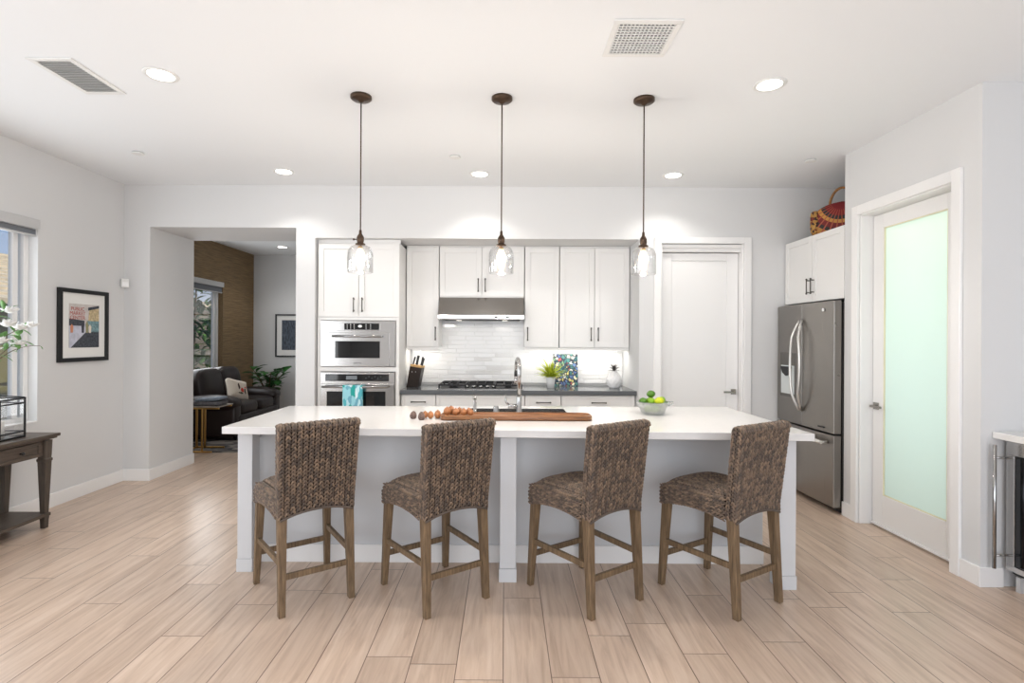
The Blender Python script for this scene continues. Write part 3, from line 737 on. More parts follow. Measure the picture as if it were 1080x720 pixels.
s_.box(-a, a, -c, c, 0, 0.002).box(-a, -a + 0.003, -c, c, 0.002, 0.192).box(a - 0.003, a, -c, c, 0.002, 0.192).box(-a, a, -c, -c + 0.003, 0.002, 0.192).box(-a, a, c - 0.003, c, 0.002, 0.192)
# keep basin within the cut-out so it rises to just under the worktop surface
s_.build('basin', 'steel', sk)
MB().lathe([(0.045, 0.002), (0.043, 0.006), (0.03, 0.004), (0, 0.004)]).build('drain', 'chrome', sk)
# faucet
fc = thing('faucet', 'tall chrome gooseneck faucet with side lever beside the sink', 'faucet', (0.10, 3.665, 0.9145))
MB().lathe([(0.028, 0), (0.028, 0.006), (0.019, 0.012), (0.018, 0.12), (0.016, 0.13)]).build('body', 'chrome', fc)
pts = [(0, 0, 0.125), (0, 0, 0.30)] + [(-0.008 * (1 - math.cos(t)) , 0.075 * (1 - math.cos(t)), 0.30 + 0.082 * math.sin(t)) for t in [PI * k / 12 for k in range(1, 12)]] + [(-0.016, 0.15, 0.29)]
MB().tube(pts, 0.0145, 14).build('gooseneck', 'chrome', fc)
MB().tube([(-0.016, 0.15, 0.292), (-0.016, 0.15, 0.255)], 0.0165, 14).build('collar_ring', 'black', fc)
MB().tube([(-0.016, 0.15, 0.256), (-0.016, 0.15, 0.20)], [0.0165, 0.019], 14).build('spray_head', 'chrome', fc)
MB().tube([(-0.015, 0, 0.06), (-0.075, 0, 0.06)], 0.016, 14).tube([(-0.06, 0, 0.06), (-0.088, 0, 0.085), (-0.095, 0, 0.14)], [0.008, 0.007, 0.0055], 10).build('lever', 'chrome', fc)
sd = thing('soap_dispenser', 'chrome soap dispenser left of the faucet', 'soap dispenser', (-0.205, 3.665, 0.9145))
MB().lathe([(0.022, 0), (0.022, 0.005), (0.012, 0.01), (0.011, 0.085), (0.008, 0.09), (0.008, 0.105)]).build('stem', 'chrome', sd)
MB().tube([(0, -0.0, 0.108), (0, 0.03, 0.125), (0, 0.085, 0.118)], [0.013, 0.010, 0.006], 12).build('spout', 'chrome', sd)
tag(MB().lathe([(0.021, 0), (0.021, 0.004), (0.019, 0.006), (0.019, 0.055), (0.016, 0.06), (0, 0.06)]).build('air_gap', 'chrome', None, 0, (-0.058, 3.665, 0.9145)), 'short chrome cylinder between soap dispenser and faucet', 'sink fitting')

# wooden board
bdm = MB(); cx = 0.076; hl = 0.491; hd = 0.085
pts = []
for sx, sy, a0 in ((1, -1, -90), (1, 1, 0), (-1, 1, 90), (-1, -1, 180)):
    r = 0.05
    for k in range(6):
        a = R(a0 + 18 * k); pts.append((sx * (hl - r) + r * math.cos(a), sy * (hd - r) + r * math.sin(a)))
n = len(pts)
rings = [(1.0, 0.86, 0.0), (1.0, 1.0, 0.010), (1.0, 1.0, 0.030), (0.985, 0.93, 0.034), (0.97, 0.84, 0.022), (0.9, 0.6, 0.018)]
vs = []
for fx_, fy_, z in rings:
    for p in pts: vs.append((p[0] * fx_, p[1] * fy_, z))
fs = [tuple(range(n))[::-1], tuple((len(rings) - 1) * n + k for k in range(n))]
for i in range(len(rings) - 1):
    for k in range(n): fs.append((i * n + k, i * n + (k + 1) % n, (i + 1) * n + (k + 1) % n, (i + 1) * n + k))
bdm.add(vs, fs, False)
tag(bdm.build('wooden_board', 'acacia', None, 0, (cx, 3.475, 0.9145)), 'long rounded brown wooden serving board in front of the faucet', 'serving board')

# nuts and pods
def nut(name, matn, x, y, z, r, label, group, sq=(1, 1, 1), tilt=0.0):
    z += r * 0.12; r *= 1.13
    m = MB(); rt = Matrix.Rotation(random.uniform(0, 6.28), 3, 'Z') @ Matrix.Rotation(tilt, 3, 'X')
    ph = random.uniform(0, 6)
    def fn(p):
        k = 1 + 0.05 * math.sin(3 * p.x + ph) + 0.04 * math.sin(4 * p.y + 2 * ph); t = 1 + 0.16 * max(0, p.z) ** 3
        return Vector((p.x * k, p.y * k, p.z * t))
    m.superq((0, 0, 0), (r * sq[0], r * sq[1], r * sq[2]), 1, 1, 16, 10, rt, fn)
    m.tube([rt @ Vector((0, 0, r * sq[2])), rt @ Vector((0, 0, r * sq[2] * 1.3))], [r * 0.2, r * 0.1], 6)
    o = m.build(name, matn, None, 0, (x, y, z)); tag(o, label, 'dried pod', group); return o
zb = 0.9145; zt = 0.9145 + 0.024
G = 'dried pods heaped on the left end of the board'
for k, (x, y, z, r, lab) in enumerate([
    (-0.523, 3.50, zb + 0.019, 0.019, 'round orange-brown dried pod on the worktop, leftmost of the orange ones'),
    (-0.483, 3.475, zb + 0.020, 0.020, 'dark orange dried pod on the worktop, second from the left'),
    (-0.441, 3.49, zb + 0.020, 0.020, 'orange-brown dried pod touching the left end of the board'),
    (-0.445, 3.545, zb + 0.02, 0.019, 'dried pod half hidden behind the one at the board end'),
    (-0.375, 3.475, zt + 0.020, 0.023, 'largest brown dried pod, first on the board'),
    (-0.355, 3.532, zt + 0.024, 0.020, 'dried pod highest in the heap, behind the largest one'),
    (-0.318, 3.470, zt + 0.018, 0.020, 'pale tan dried pod in the middle of the board heap'),
    (-0.300, 3.525, zt + 0.02, 0.017, 'small brown dried pod behind the pale tan one'),
    (-0.266, 3.470, zt + 0.018, 0.020, 'pinkish tan dried pod, second from the right of the heap'),
    (-0.238, 3.53, zt + 0.018, 0.016, 'small orange dried pod at the back right of the heap'),
    (-0.222, 3.470, zt + 0.016, 0.018, 'orange-brown dried pod at the right end of the heap')]):
    nut('dried_pod', 'nut', x, y, z, r, lab, None)
o = nut('seed_pod', 'pod', -0.595, 3.47, zb + 0.018, 0.021, 'grey-brown seed pod at the far left with a pointed stem', None, (0.9, 1.15, 0.9), PI / 2)
o = nut('seed_pod', 'pod', -0.535, 3.42, zb + 0.018, 0.024, 'wide grey textured seed pod in front of the orange pods', None, (0.8, 1.2, 0.8), PI / 2)

# bowl of limes
bw = thing('glass_bowl', 'clear faceted glass bowl holding green limes on the island', 'bowl', (1.045, 3.74, 0.9148))
MB().lathe([(0.0, 0.0), (0.062, 0.0), (0.066, 0.006), (0.078, 0.04), (0.094, 0.078), (0.100, 0.082), (0.102, 0.078), (0.098, 0.072), (0.083, 0.04), (0.070, 0.010), (0.0, 0.008)][::1], n=10, smooth=False).xf(Matrix.Diagonal((1.17, 1.17, 1.1, 1))).build('bowl', 'bowlglass', bw)
MB().tube([(0.116, 0, 0.084), (0.142, 0, 0.088), (0.144, 0, 0.076), (0.105, 0, 0.055)], 0.005, 8).build('handle', 'bowlglass', bw)
def lime(x, y, z, r, mn, label):
    x = bx + (x - bx) * 1.16; y = by + (y - by) * 1.16; z = bz + 0.002 + (z - bz) * 1.12; r *= 1.13
    m = MB(); rt = Matrix.Rotation(random.uniform(0, 6.28), 3, 'Z') @ Matrix.Rotation(random.uniform(1.0, 1.9), 3, 'X')
    def fn(p): return Vector((p.x, p.y, p.z * (1.0 + 0.18 * abs(p.z) ** 6)))
    m.superq((0, 0, 0), (r, r, r * 1.12), 1, 1, 20, 14, rt, fn)
    tag(m.build('lime', mn, None, 0, (x, y, z)), label, 'lime')
bx, by, bz = 1.045, 3.74, 0.9148
lime(bx - 0.036, by - 0.025, bz + 0.034, 0.0235, 'lime', 'green lime at the bottom left of the glass bowl')
lime(bx + 0.002, by - 0.030, bz + 0.036, 0.025, 'lime', 'green lime at the bottom front centre of the bowl')
lime(bx + 0.036, by - 0.016, bz + 0.036, 0.0230, 'limed', 'dark green lime at the bottom right of the bowl')
lime(bx + 0.0, by + 0.030, bz + 0.034, 0.0235, 'limed', 'lime hidden at the back bottom of the bowl')
lime(bx - 0.058, by + 0.01, bz + 0.076, 0.024, 'limed', 'dark lime resting at the left rim of the bowl')
lime(bx - 0.012, by + 0.006, bz + 0.079, 0.024, 'lime', 'mid green lime in the centre layer of the bowl')
lime(bx + 0.034, by - 0.016, bz + 0.081, 0.026, 'limey', 'brightest yellow-green lime near the top of the bowl')
lime(bx + 0.062, by + 0.028, bz + 0.083, 0.0225, 'lime', 'small lime at the right rim of the bowl')
lime(bx - 0.006, by + 0.022, bz + 0.122, 0.023, 'limed', 'dark green lime topmost in the bowl')

# ================================================================== BAR STOOLS
def strand_template(n=6, segs=4):
    vs = [(0, -0.5, 0)]; fs = []
    ts = [-0.32, 0.0, 0.32]; 
    for t in ts:
        rr = math.sqrt(max(0, 1 - (t / 0.5) ** 2)) ** 0.8
        for k in range(n):
            a = 2 * PI * k / n; vs.append((0.5 * rr * math.cos(a), t, 0.5 * rr * math.sin(a)))
    vs.append((0, 0.5, 0)); last = len(vs) - 1
    for k in range(n):
        fs.append((0, 1 + k, 1 + (k + 1) % n)); fs.append((last, last - n + (k + 1) % n, last - n + k))
        for i in range(len(ts) - 1):
            a = 1 + i * n + k; b2 = 1 + i * n + (k + 1) % n; fs.append((a, a + n, b2 + n, b2))
    return vs, fs
ST = strand_template()
def braid(mb, P, L, pitch, wid, rnd, thick=0.0105):
    """P(t)-> (point, along, side, normal), t in metres 0..L ; lays a plait of two leaning strands"""
    nst = max(1, int(round(L / pitch)))
    for i in range(nst):
        t = (i + 0.5) * L / nst
        p, al, sd_, nm = P(t)
        for s in (-1, 1):
            ang = R(-24 + rnd.uniform(-3, 3)) * s
            d = al * math.cos(ang) + sd_ * math.sin(ang); q = sd_ * math.cos(ang) - al * math.sin(ang)
            c = p + sd_ * (wid * 0.225 * s) + nm * (rnd.uniform(-0.0006, 0.0008)) + al * rnd.uniform(-0.0008, 0.0008)
            ln = pitch * 1.62; ww = wid * 0.40 * rnd.uniform(0.92, 1.08)
            d2 = (d + nm * 0.16).normalized()
            mb.add([c + d2 * (v[1] * ln) + q * (v[0] * ww) + nm * (v[2] * thick) for v in ST[0]], ST[1], True)
def make_stool():
    root = thing('bar_stool', '', 'bar stool')
    rnd = random.Random(11)
    hwf, hwb = 0.220, 0.198          # half widths front / back of the seat
    yb, yf = -0.235, 0.255           # rear face of back, front of seat
    zs = 0.635                        # seat top
    def hw(y): return hwb + (hwf - hwb) * (y - yb) / (yf - yb)
    def apron(y, a=yb + 0.03, b=yf - 0.02): 
        u = min(1, max(0, (y - a) / (b - a))); return 0.478 + 0.030 * math.sin(PI * u) ** 0.8
    # --- seat core
    core = MB(); N = 14; rings = []
    ysl = [yb + 0.075 + (yf - 0.006 - yb - 0.075) * i / N for i in range(N + 1)]
    def topz(x, y):
        u = x / hw(y); v = (y - (yb + yf) / 2) / ((yf - yb) / 2)
        return zs - 0.040 * abs(u) ** 4.5 - (0.050 * max(0, v) ** 6) + 0.012 * (1 - u * u) * (1 - max(-1, v) ** 2) 
    for y in ysl:
        w = hw(y) - 0.005; zb_ = apron(y) + 0.006; ring = [(-w, y, zb_)]
        for k in range(9):
            x = -w + 2 * w * k / 8; ring.append((x, y, topz(x, y) - 0.006))
        ring.append((w, y, zb_)); rings.append(ring)
    n = len(rings[0]); vs = [p for r_ in rings for p in r_]; fs = []
    for i in range(len(rings) - 1):
        for k in range(n):
            a = i * n + k; b2 = i * n + (k + 1) % n; fs.append((a, a + n, b2 + n, b2))
    fs.append(tuple(range(n))); fs.append(tuple((len(rings) - 1) * n + k for k in range(n))[::-1])
    core.add(vs, fs, True)
    seat_core = core
    seat = MB()
    yst = yb + 0.07
    ncol = 16; L = yf - yst
    # top braids running front to back, rolling over the front edge
    for c in range(ncol):
        u = -0.92 + 1.84 * c / (ncol - 1)
        def P(t, u=u):
            y = yst + t; x = u * hw(y); e = 0.002
            z = topz(x, y); dz = (topz(u * hw(y + e), y + e) - z) / e
            al = Vector((u * (hwf - hwb) / (yf - yb), 1, dz)).normalized()
            dzx = (topz(x + e, y) - topz(x - e, y)) / (2 * e); sdv = Vector((1, 0, max(-2, min(2, dzx)))).normalized()
            nm = sdv.cross(al).normalized(); return Vector((x, y, z)) - nm * 0.002, al, sdv, nm
        braid(seat, P, L - 0.004, 0.019, 0.0275, rnd)
    # side braids, horizontal rows following the arch
    for s in (-1, 1):
        for rrow in range(5):
            def P(t, s=s, rrow=rrow):
                y = yst - 0.01 + t; zb_ = apron(y) + 0.012; zt_ = zs - 0.040 - 0.035 * max(0, (y - 0.12) / 0.13) ** 2.5
                z = zb_ + (zt_ - zb_) * rrow / 4.0; x = s * (hw(y) + 0.001 - (0.006 if rrow == 4 else 0))
                return Vector((x, y, z)), Vector((0, 1, 0)), Vector((0, 0, 1)), Vector((s, 0, 0))
            braid(seat, P, L - 0.0, 0.019, 0.027 if rrow else 0.025, rnd)
    # front braids
    for rrow in range(5):
        def P(t, rrow=rrow):
            x = -hwf + 0.008 + t; ua = abs(x) / hwf; zb_ = 0.487 + 0.028 * (1 - ua ** 2) ; zt_ = zs - 0.058
            return Vector((x, yf + 0.001, zb_ + (zt_ - zb_) * rrow / 4.0)), Vector((1, 0, 0)), Vector((0, 0, 1)), Vector((0, 1, 0))
        braid(seat, P, 2 * hwf - 0.016, 0.019, 0.027, rnd)
    so = seat.build('woven_seat', 'wicker', root); 
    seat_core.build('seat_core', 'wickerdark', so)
    # --- backrest: slab leaning slightly back, arched lower edge
    zt = 0.992; lean = 0.05; th = 0.062
    def yoff(z): return yb - lean * max(0, (z - 0.55)) / (zt - 0.55)
    def bw_(z): return hwb + 0.012 * (z - 0.5) / 0.5
    def zlow(x): return 0.486 + 0.036 * (1 - (abs(x) / hwb) ** 2.2) if abs(x) < hwb else 0.486
    back = MB(); bc = MB(); nc = 14
    # core
    cols = 12; vs = []; 
    for k in range(cols + 1):
        u = -1 + 2 * k / cols
        for (z, dy) in ((zlow(u * hwb) + 0.008, 0), (0.7, 0), (0.85, 0), (zt - 0.008, 0), (zt - 0.008, 1), (0.85, 1), (0.7, 1), (zlow(u * hwb) + 0.008, 1)):
            x = u * (bw_(z) - 0.006); vs.append((x, yoff(z) + 0.006 + dy * (th - 0.012), z))
    fs = []
    for k in range(cols):
        for j in range(8):
            a = k * 8 + j; b2 = k * 8 + (j + 1) % 8; fs.append((a, b2, b2 + 8, a + 8))
    fs.append(tuple(range(8))[::-1]); fs.append(tuple(cols * 8 + j for j in range(8)))
    bc.add(vs, fs, False)
    for c in range(nc):
        u = -0.935 + 1.87 * c / (nc - 1)
        zl = zlow(u * hwb) + 0.01; L1 = zt - 0.016 - zl
        def P(t, u=u, zl=zl):
            z = zl + t; sl = -lean / (zt - 0.55) if z > 0.55 else 0
            al = Vector((0, sl, 1)).normalized(); nm = Vector((0, -1, sl)).normalized()
            return Vector((u * bw_(z), yoff(z), z)), al, Vector((1, 0, 0)), nm
        braid(back, P, L1, 0.020, 0.029, rnd)
        def P2(t, u=u):   # over the top
            a = PI * t / (PI * th / 2); cy = yoff(zt) + th / 2
            return Vector((u * bw_(zt), cy - th / 2 * math.cos(a), zt - 0.020 + 0.020 * math.sin(a) * 1.15)), Vector((0, math.sin(a), math.cos(a) * 0.7)).normalized(), Vector((1, 0, 0)), Vector((0, -math.cos(a) * 0.6, math.sin(a) + 0.2)).normalized()
        braid(back, P2, PI * th / 2, 0.020, 0.029, rnd)
        def P3(t, u=u):
            z = zs - 0.01 + t; sl = -lean / (zt - 0.55)
            al = Vector((0, sl, 1)).normalized(); return Vector((u * bw_(z), yoff(z) + th, z)), al, Vector((-1, 0, 0)), Vector((0, 1, -sl)).normalized()
        braid(back, P3, zt - 0.016 - zs + 0.01, 0.020, 0.029, rnd)
    for s in (-1, 1):
        for j in range(2):
            def P(t, s=s, j=j):
                z = 0.502 + t; sl = -lean / (zt - 0.55) if z > 0.55 else 0
                return Vector((s * (bw_(z) + 0.0015), yoff(z) + th * (0.27 + 0.46 * j), z)), Vector((0, sl, 1)).normalized(), Vector((0, s, 0)), Vector((s, 0, 0))
            braid(back, P, zt - 0.504, 0.020, 0.030, rnd)
        def P4(t, s=s):
            a = PI * t / (PI * th / 2); cy = yoff(zt) + th / 2
            return Vector((s * (bw_(zt) - 0.006), cy - (th / 2 - 0.004) * math.cos(a), zt - 0.020 + 0.020 * math.sin(a))), Vector((0, math.sin(a), math.cos(a) * 0.7)).normalized(), Vector((1, 0, 0)), Vector((0, -math.cos(a) * 0.6, math.sin(a) + 0.2)).normalized()
        braid(back, P4, PI * th / 2, 0.020, 0.028, rnd)
    # rolled binding along the arched lower edge
    for yy in (yb - 0.001,):
        back.tube([(u * hwb, yy, zlow(u * hwb) + 0.004) for u in [-0.97 + i * 0.097 for i in range(21)]], 0.0065, 8)
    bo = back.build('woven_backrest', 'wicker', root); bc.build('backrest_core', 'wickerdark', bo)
    # --- legs
    def leg(tx, ty, bx, by, zt_, wt, wb_):
        m = MB(); a, b2 = wt / 2, wb_ / 2
        m.hexa([(bx - b2, by - b2, 0), (bx + b2, by - b2, 0), (bx + b2, by + b2, 0), (bx - b2, by + b2, 0)], [(tx - a, ty - a, zt_), (tx + a, ty - a, zt_), (tx + a, ty + a, zt_), (tx - a, ty + a, zt_)])
        return m.build('leg', 'leg', root, 0.003)
    lt = {}
    for s in (-1, 1):
        leg(s * 0.178, -0.205, s * 0.184, -0.238, 0.505, 0.046, 0.034); leg(s * 0.192, 0.215, s * 0.206, 0.245, 0.505, 0.046, 0.032)
    def sx(y, z):  # x of legs at height z
        return 0
    def bar(p, q, w_, h_):
        p = Vector(p); q = Vector(q); d = (q - p); dn = d.normalized(); sd_ = Vector((dn.y, -dn.x, 0)).normalized() * (w_ / 2); up = Vector((0, 0, h_ / 2))
        return MB().hexa([p - sd_ - up, p + sd_ - up, q + sd_ - up, q - sd_ - up], [p - sd_ + up, p + sd_ + up, q + sd_ + up, q - sd_ + up]).build('stretcher', 'leg', root, 0.002)
    for s in (-1, 1): bar((s * 0.181, -0.20, 0.262), (s * 0.199, 0.215, 0.262), 0.02, 0.030)
    bar((-0.16, -0.222, 0.195), (0.16, -0.222, 0.195), 0.02, 0.030); bar((-0.182, 0.232, 0.185), (0.182, 0.232, 0.185), 0.02, 0.030)
    return root
stool = make_stool()
for i, (x, y, a, lab) in enumerate([
        (-1.137, 3.035, 36.5, 'dark woven-seagrass bar stool at the far left end of the island'),
        (-0.388, 3.035, 36.5, 'woven-seagrass bar stool, second from left, just left of the island centre post'),
        (0.466, 3.03, 35, 'woven-seagrass bar stool right of the island centre post, third from left'),
        (1.234, 3.03, 31.5, 'darkest woven-seagrass bar stool at the right end of the island near the fridge')]):
    o = stool if i == 0 else copy_tree(stool)
    o.location = (x, y, 0); o.rotation_euler = (0, 0, R(a)); o['label'] = lab; o['group'] = 'seagrass bar stools along the island'

# ================================================================== PENDANTS
def make_pendant():
    o = thing('pendant_lamp', '', 'pendant lamp')
    MB().lathe([(0.0, -0.040), (0.012, -0.038), (0.02, -0.030), (0.056, -0.024), (0.066, -0.016), (0.066, 0.0)], n=28).build('ceiling_canopy', 'bronze', o)
    MB().tube([(0, 0, -0.03), (0, 0, -0.86)], 0.0042, 8).build('rod', 'bronze', o)
    so = MB().lathe([(0.0, -0.945), (0.030, -0.943), (0.031, -0.93), (0.020, -0.926), (0.020, -0.918), (0.022, -0.915), (0.022, -0.888), (0.018, -0.880), (0.010, -0.868), (0.008, -0.845), (0.0, -0.84)], n=20).build('socket', 'bronze', o)
    MB().tube([(-0.018, 0, -0.905), (-0.04, 0, -0.903)], 0.003, 8).superq((-0.042, 0, -0.903), (0.007,) * 3, 1, 1, 8, 6).build('switch_key', 'bronze', so)
    zt = -0.935
    prof = [(0.078, zt - 0.175), (0.079, zt - 0.172), (0.079, zt - 0.065), (0.077, zt - 0.048), (0.070, zt - 0.030), (0.058, zt - 0.015), (0.042, zt - 0.007), (0.026, zt - 0.003)]
    m = MB(); n = 32; P2 = prof + [(r - 0.0025, z - 0.002) for r, z in prof[::-1]]
    vs = [(r * math.cos(2 * PI * k / n), r * math.sin(2 * PI * k / n), z) for r, z in P2 for k in range(n)]
    fs = [((i % len(P2)) * n + k, (i % len(P2)) * n + (k + 1) % n, ((i + 1) % len(P2)) * n + (k + 1) % n, ((i + 1) % len(P2)) * n + k) for i in range(len(P2)) for k in range(n)]
    m.add(vs, fs, True); m.build('glass_shade', M['glass'], o)
    b = MB().lathe([(0.0, -1.055), (0.016, -1.05), (0.028, -1.035), (0.031, -1.018), (0.026, -0.995), (0.016, -0.972), (0.013, -0.962)], n=20).build('bulb', 'bulb', o)
    MB().lathe([(0.013, -0.962), (0.0145, -0.957), (0.0145, -0.945), (0.0, -0.944)], n=16).build('screw_base', 'gold', b)
    d = bpy.data.lights.new('pendant_bulb_light', 'POINT'); d.energy = 18; d.color = (1, 0.91, 0.81); d.shadow_soft_size = 0.02
    lo = bpy.data.objects.new('pendant_bulb_light', d); COL.objects.link(lo); lo.parent = o; lo.location = (0, 0, -1.08)
    return o
pend = make_pendant()
for i, (x, y, lab) in enumerate([(-0.915, 3.35, 'leftmost bronze pendant lamp with clear glass shade over the island'), (-0.026, 3.36, 'middle bronze pendant lamp with clear glass shade, in front of the range hood cabinet'), (0.876, 3.37, 'rightmost bronze pendant lamp with clear glass shade, beside the white door')]):
    o = pend if i == 0 else copy_tree(pend)
    o.location = (x, y, CZ); o.rotation_euler = (0, 0, R([0, 80, 80][i])); o['label'] = lab; o['group'] = 'glass pendant lamps over the island'

# ================================================================== CEILING FITTINGS
def make_down(watts):
    o = thing('recessed_downlight', '', 'downlight')
    MB().lathe([(0.070, -0.003), (0.078, -0.006), (0.092, -0.004), (0.094, 0.0), (0.070, 0.0)][::1], n=28).build('trim_ring', 'plastic', o)
    MB().lathe([(0.0, -0.0045), (0.069, -0.0045), (0.069, -0.001)], n=28).build('lens', 'emis', o)
    d = bpy.data.lights.new('downlight_beam', 'SPOT'); d.energy = watts; d.color = (1, 0.972, 0.93); d.spot_size = R(125); d.spot_blend = 0.6; d.shadow_soft_size = 0.06
    lo = bpy.data.objects.new('downlight_beam', d); COL.objects.link(lo); lo.parent = o; lo.location = (0, 0, -0.02)
    return o
dn = make_down(22)
for i, (x, y, lab) in enumerate([
        (-2.01, 3.09, 'large lit downlight at upper left between the slotted vent and the left pendant'),
        (1.573, 3.17, 'large lit downlight at upper right of the ceiling'),
        (-2.04, 4.88, 'lit downlight near the back wall above the lounge opening'),
        (-0.24, 4.92, 'lit downlight near the back wall above the range hood'),
        (1.555, 4.93, 'lit downlight near the back wall above the white door'),
        (-3.76, 8.95, 'small lit downlight in the lounge ceiling')]):
    o = dn if i == 0 else copy_tree(dn)
    o.location = (x, y, CZ); o['label'] = lab; o['group'] = 'recessed ceiling downlights'
cap0 = None
for x, y, lab in ((-3.04, 4.39, 'small round white ceiling cap near the left wall'), (-0.425, 4.44, 'small round white ceiling cap left of the middle pendant'), (2.576, 4.49, 'small round white ceiling cap near the fridge corner')):
    m = MB().lathe([(0.034, -0.016), (0.042, -0.015), (0.046, -0.009), (0.040, -0.008), (0.040, 0.0)], n=24)
    if cap0 is None: cap0 = m.build('sprinkler_cap', 'plastic', None, 0, (x, y, CZ - 0.001)); o = cap0
    else: o = cap0.copy(); COL.objects.link(o); o.location = (x, y, CZ - 0.001)
    tag(o, lab, 'sprinkler cap', 'round ceiling caps')
v1 = thing('ceiling_vent', 'long narrow white slatted ceiling vent near the left wall', 'air vent', (-2.505, 3.115, CZ))
m = MB(); a, b2 = 0.125, 0.215
m.box(-a, a, -b2, -b2 + 0.03, -0.008, 0).box(-a, a, b2 - 0.03, b2, -0.008, 0).box(-a, -a + 0.03, -b2 + 0.03, b2 - 0.03, -0.008, 0).box(a - 0.03, a, -b2 + 0.03, b2 - 0.03, -0.008, 0); m.build('frame', 'plastic', v1, 0.002)
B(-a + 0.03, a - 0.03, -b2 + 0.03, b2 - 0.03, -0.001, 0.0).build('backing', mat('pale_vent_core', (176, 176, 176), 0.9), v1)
m = MB()
for i in range(20):
    y = -b2 + 0.032 + i * (2 * b2 - 0.074) / 19; m.hexa([(-a + 0.03, y - 0.003, -0.010), (a - 0.03, y - 0.003, -0.010), (a - 0.03, y + 0.0, -0.010), (-a + 0.03, y + 0.0, -0.010)], [(-a + 0.03, y + 0.009, -0.001), (a - 0.03, y + 0.009, -0.001), (a - 0.03, y + 0.012, -0.001), (-a + 0.03, y + 0.012, -0.001)])
m.build('louvre', 'plastic', v1)
v2 = thing('ceiling_vent', 'square white grid ceiling vent above the right pendant', 'air vent', (0.68, 2.69, CZ))
m = MB(); a = 0.165; g = 0.138
m.box(-a, a, -a, -g, -0.008, 0).box(-a, a, g, a, -0.008, 0).box(-a, -g, -g, g, -0.008, 0).box(g, a, -g, g, -0.008, 0).build('frame', 'plastic', v2, 0.002)
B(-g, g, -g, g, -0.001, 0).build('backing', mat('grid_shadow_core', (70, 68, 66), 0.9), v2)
m = MB()
for i in range(15):
    t = -g + 0.004 + i * (2 * g - 0.008) / 14; m.box(t - 0.0022, t + 0.0022, -g, g, -0.008, -0.001)
for i in range(13):
    t = -g + 0.004 + i * (2 * g - 0.008) / 12; m.box(-g, g, t - 0.0026, t + 0.0026, -0.0078, -0.0012)
m.build('grid', 'plastic', v2)

# ================================================================== FRIDGE + CABINET ABOVE
fr = thing('refrigerator', 'stainless french-door refrigerator with ice dispenser in the right alcove', 'refrigerator', (2.71, 5.295, 0), -PI / 2)
FW = 0.905; DT = 0.075
B(0.003, FW - 0.003, 0.085, 0.80, 0.03, 1.755).build('body', mat('dark_grey_cabinet_side', (62, 60, 58), 0.4, 0.6), fr, 0.004)
def door_slab(x0, x1, z0, z1, bulge=0.014):
    m = MB(); N = 10; p = [(x0, DT), (x1, DT)]
    for k in range(N, -1, -1):
        u = k / N; x = x0 + (x1 - x0) * u; xx = x / FW; p.append((x, 0.012 - bulge * math.sin(PI * xx) + 0.0))
    p = p[:]; return m.prism(p[::-1] if False else p, 'z', z0, z1)
dL = door_slab(0.0, FW / 2 - 0.003, 0.665, 1.77).build('door', 'fridge', fr, 0.004)
dR = door_slab(FW / 2 + 0.003, FW, 0.665, 1.77).build('door', 'fridge', fr, 0.004)
dF = door_slab(0.0, FW, 0.055, 0.650).build('freezer_drawer', 'fridge', fr, 0.004)
B(0.02, FW - 0.02, 0.06, 0.084, 0.6505, 0.664).build('seam_gasket', 'black', fr)
for s, par in ((-1, dL), (1, dR)):
    cxh = FW / 2; pts = []
    for k in range(17):
        u = k / 16; z = 0.80 + (1.62 - 0.80) * u; bow = math.sin(PI * u) ** 0.85
        pts.append((cxh + s * (0.016 + 0.062 * bow), -0.012 - 0.055 * min(1, bow * 1.6), z))
    MB().tube(pts, 0.0115, 12).build('handle', 'satin', par)
hb = MB(); hb.tube([(0.06, -0.055, 0.585), (0.25, -0.063, 0.585), (FW / 2, -0.066, 0.585), (FW - 0.25, -0.063, 0.585), (FW - 0.06, -0.055, 0.585)], 0.015, 12)
for x in (0.08, FW - 0.08): hb.cyl((x, -0.055, 0.585), 0.011, 0.06, 'y', 10)
hb.build('handle', 'satin', dF)
dp = B(0.075, 0.36, -0.004, 0.006, 0.90, 1.32).build('dispenser', mat('dispenser_surround', (120, 117, 113), 0.35, 0.8), dL, 0.003)
B(0.10, 0.335, -0.007, -0.0042, 0.93, 1.20).build('dispenser_cavity', mat('pale_dispenser_recess', (214, 220, 220), 0.3), dp, 0.003)
MB().prism([(0.13, 1.19), (0.30, 1.19), (0.27, 1.12), (0.22, 1.10), (0.16, 1.13)][::-1], 'y', -0.03, -0.007).build('dispenser_paddle', 'dgrey', dp, 0.002)
MB().cyl((FW - 0.13, -0.006, 1.70), 0.014, 0.008, 'y', 20).build('round_logo_badge', 'white', dR)
B(FW - 0.20, FW - 0.11, -0.003, 0.003, 0.695, 0.705).build('model_badge', 'dgrey', dR)
m = MB()
for x in (0.06, FW - 0.06):
    m.cyl((x, 0.12, 0.0), 0.022, 0.03, 'z', 14); m.cyl((x, 0.70, 0.0), 0.022, 0.03, 'z', 14)
m.box(0.02, FW - 0.02, 0.085, 0.10, 0.008, 0.03).build('foot', 'black', fr)
fcab = thing('wall_cabinet', 'two-door white cabinet above the refrigerator', 'cabinet', (XR, 5.31, 1.79), -PI / 2)
cw = 0.925; B(0.002, cw - 0.002, 0.021, 0.62, 0, 0.607).build('body', 'cab', fcab, 0.002)
for i, hx in ((0, -0.03), (1, 0.03)):
    dw = cw / 2; d = shaker(dw - 0.005, 0.603).build('door', 'cab', fcab, 0.002, (i * dw + 0.002, 0, 0.002)); pull(d, hx if hx > 0 else dw - 0.005 + hx, 0.14)

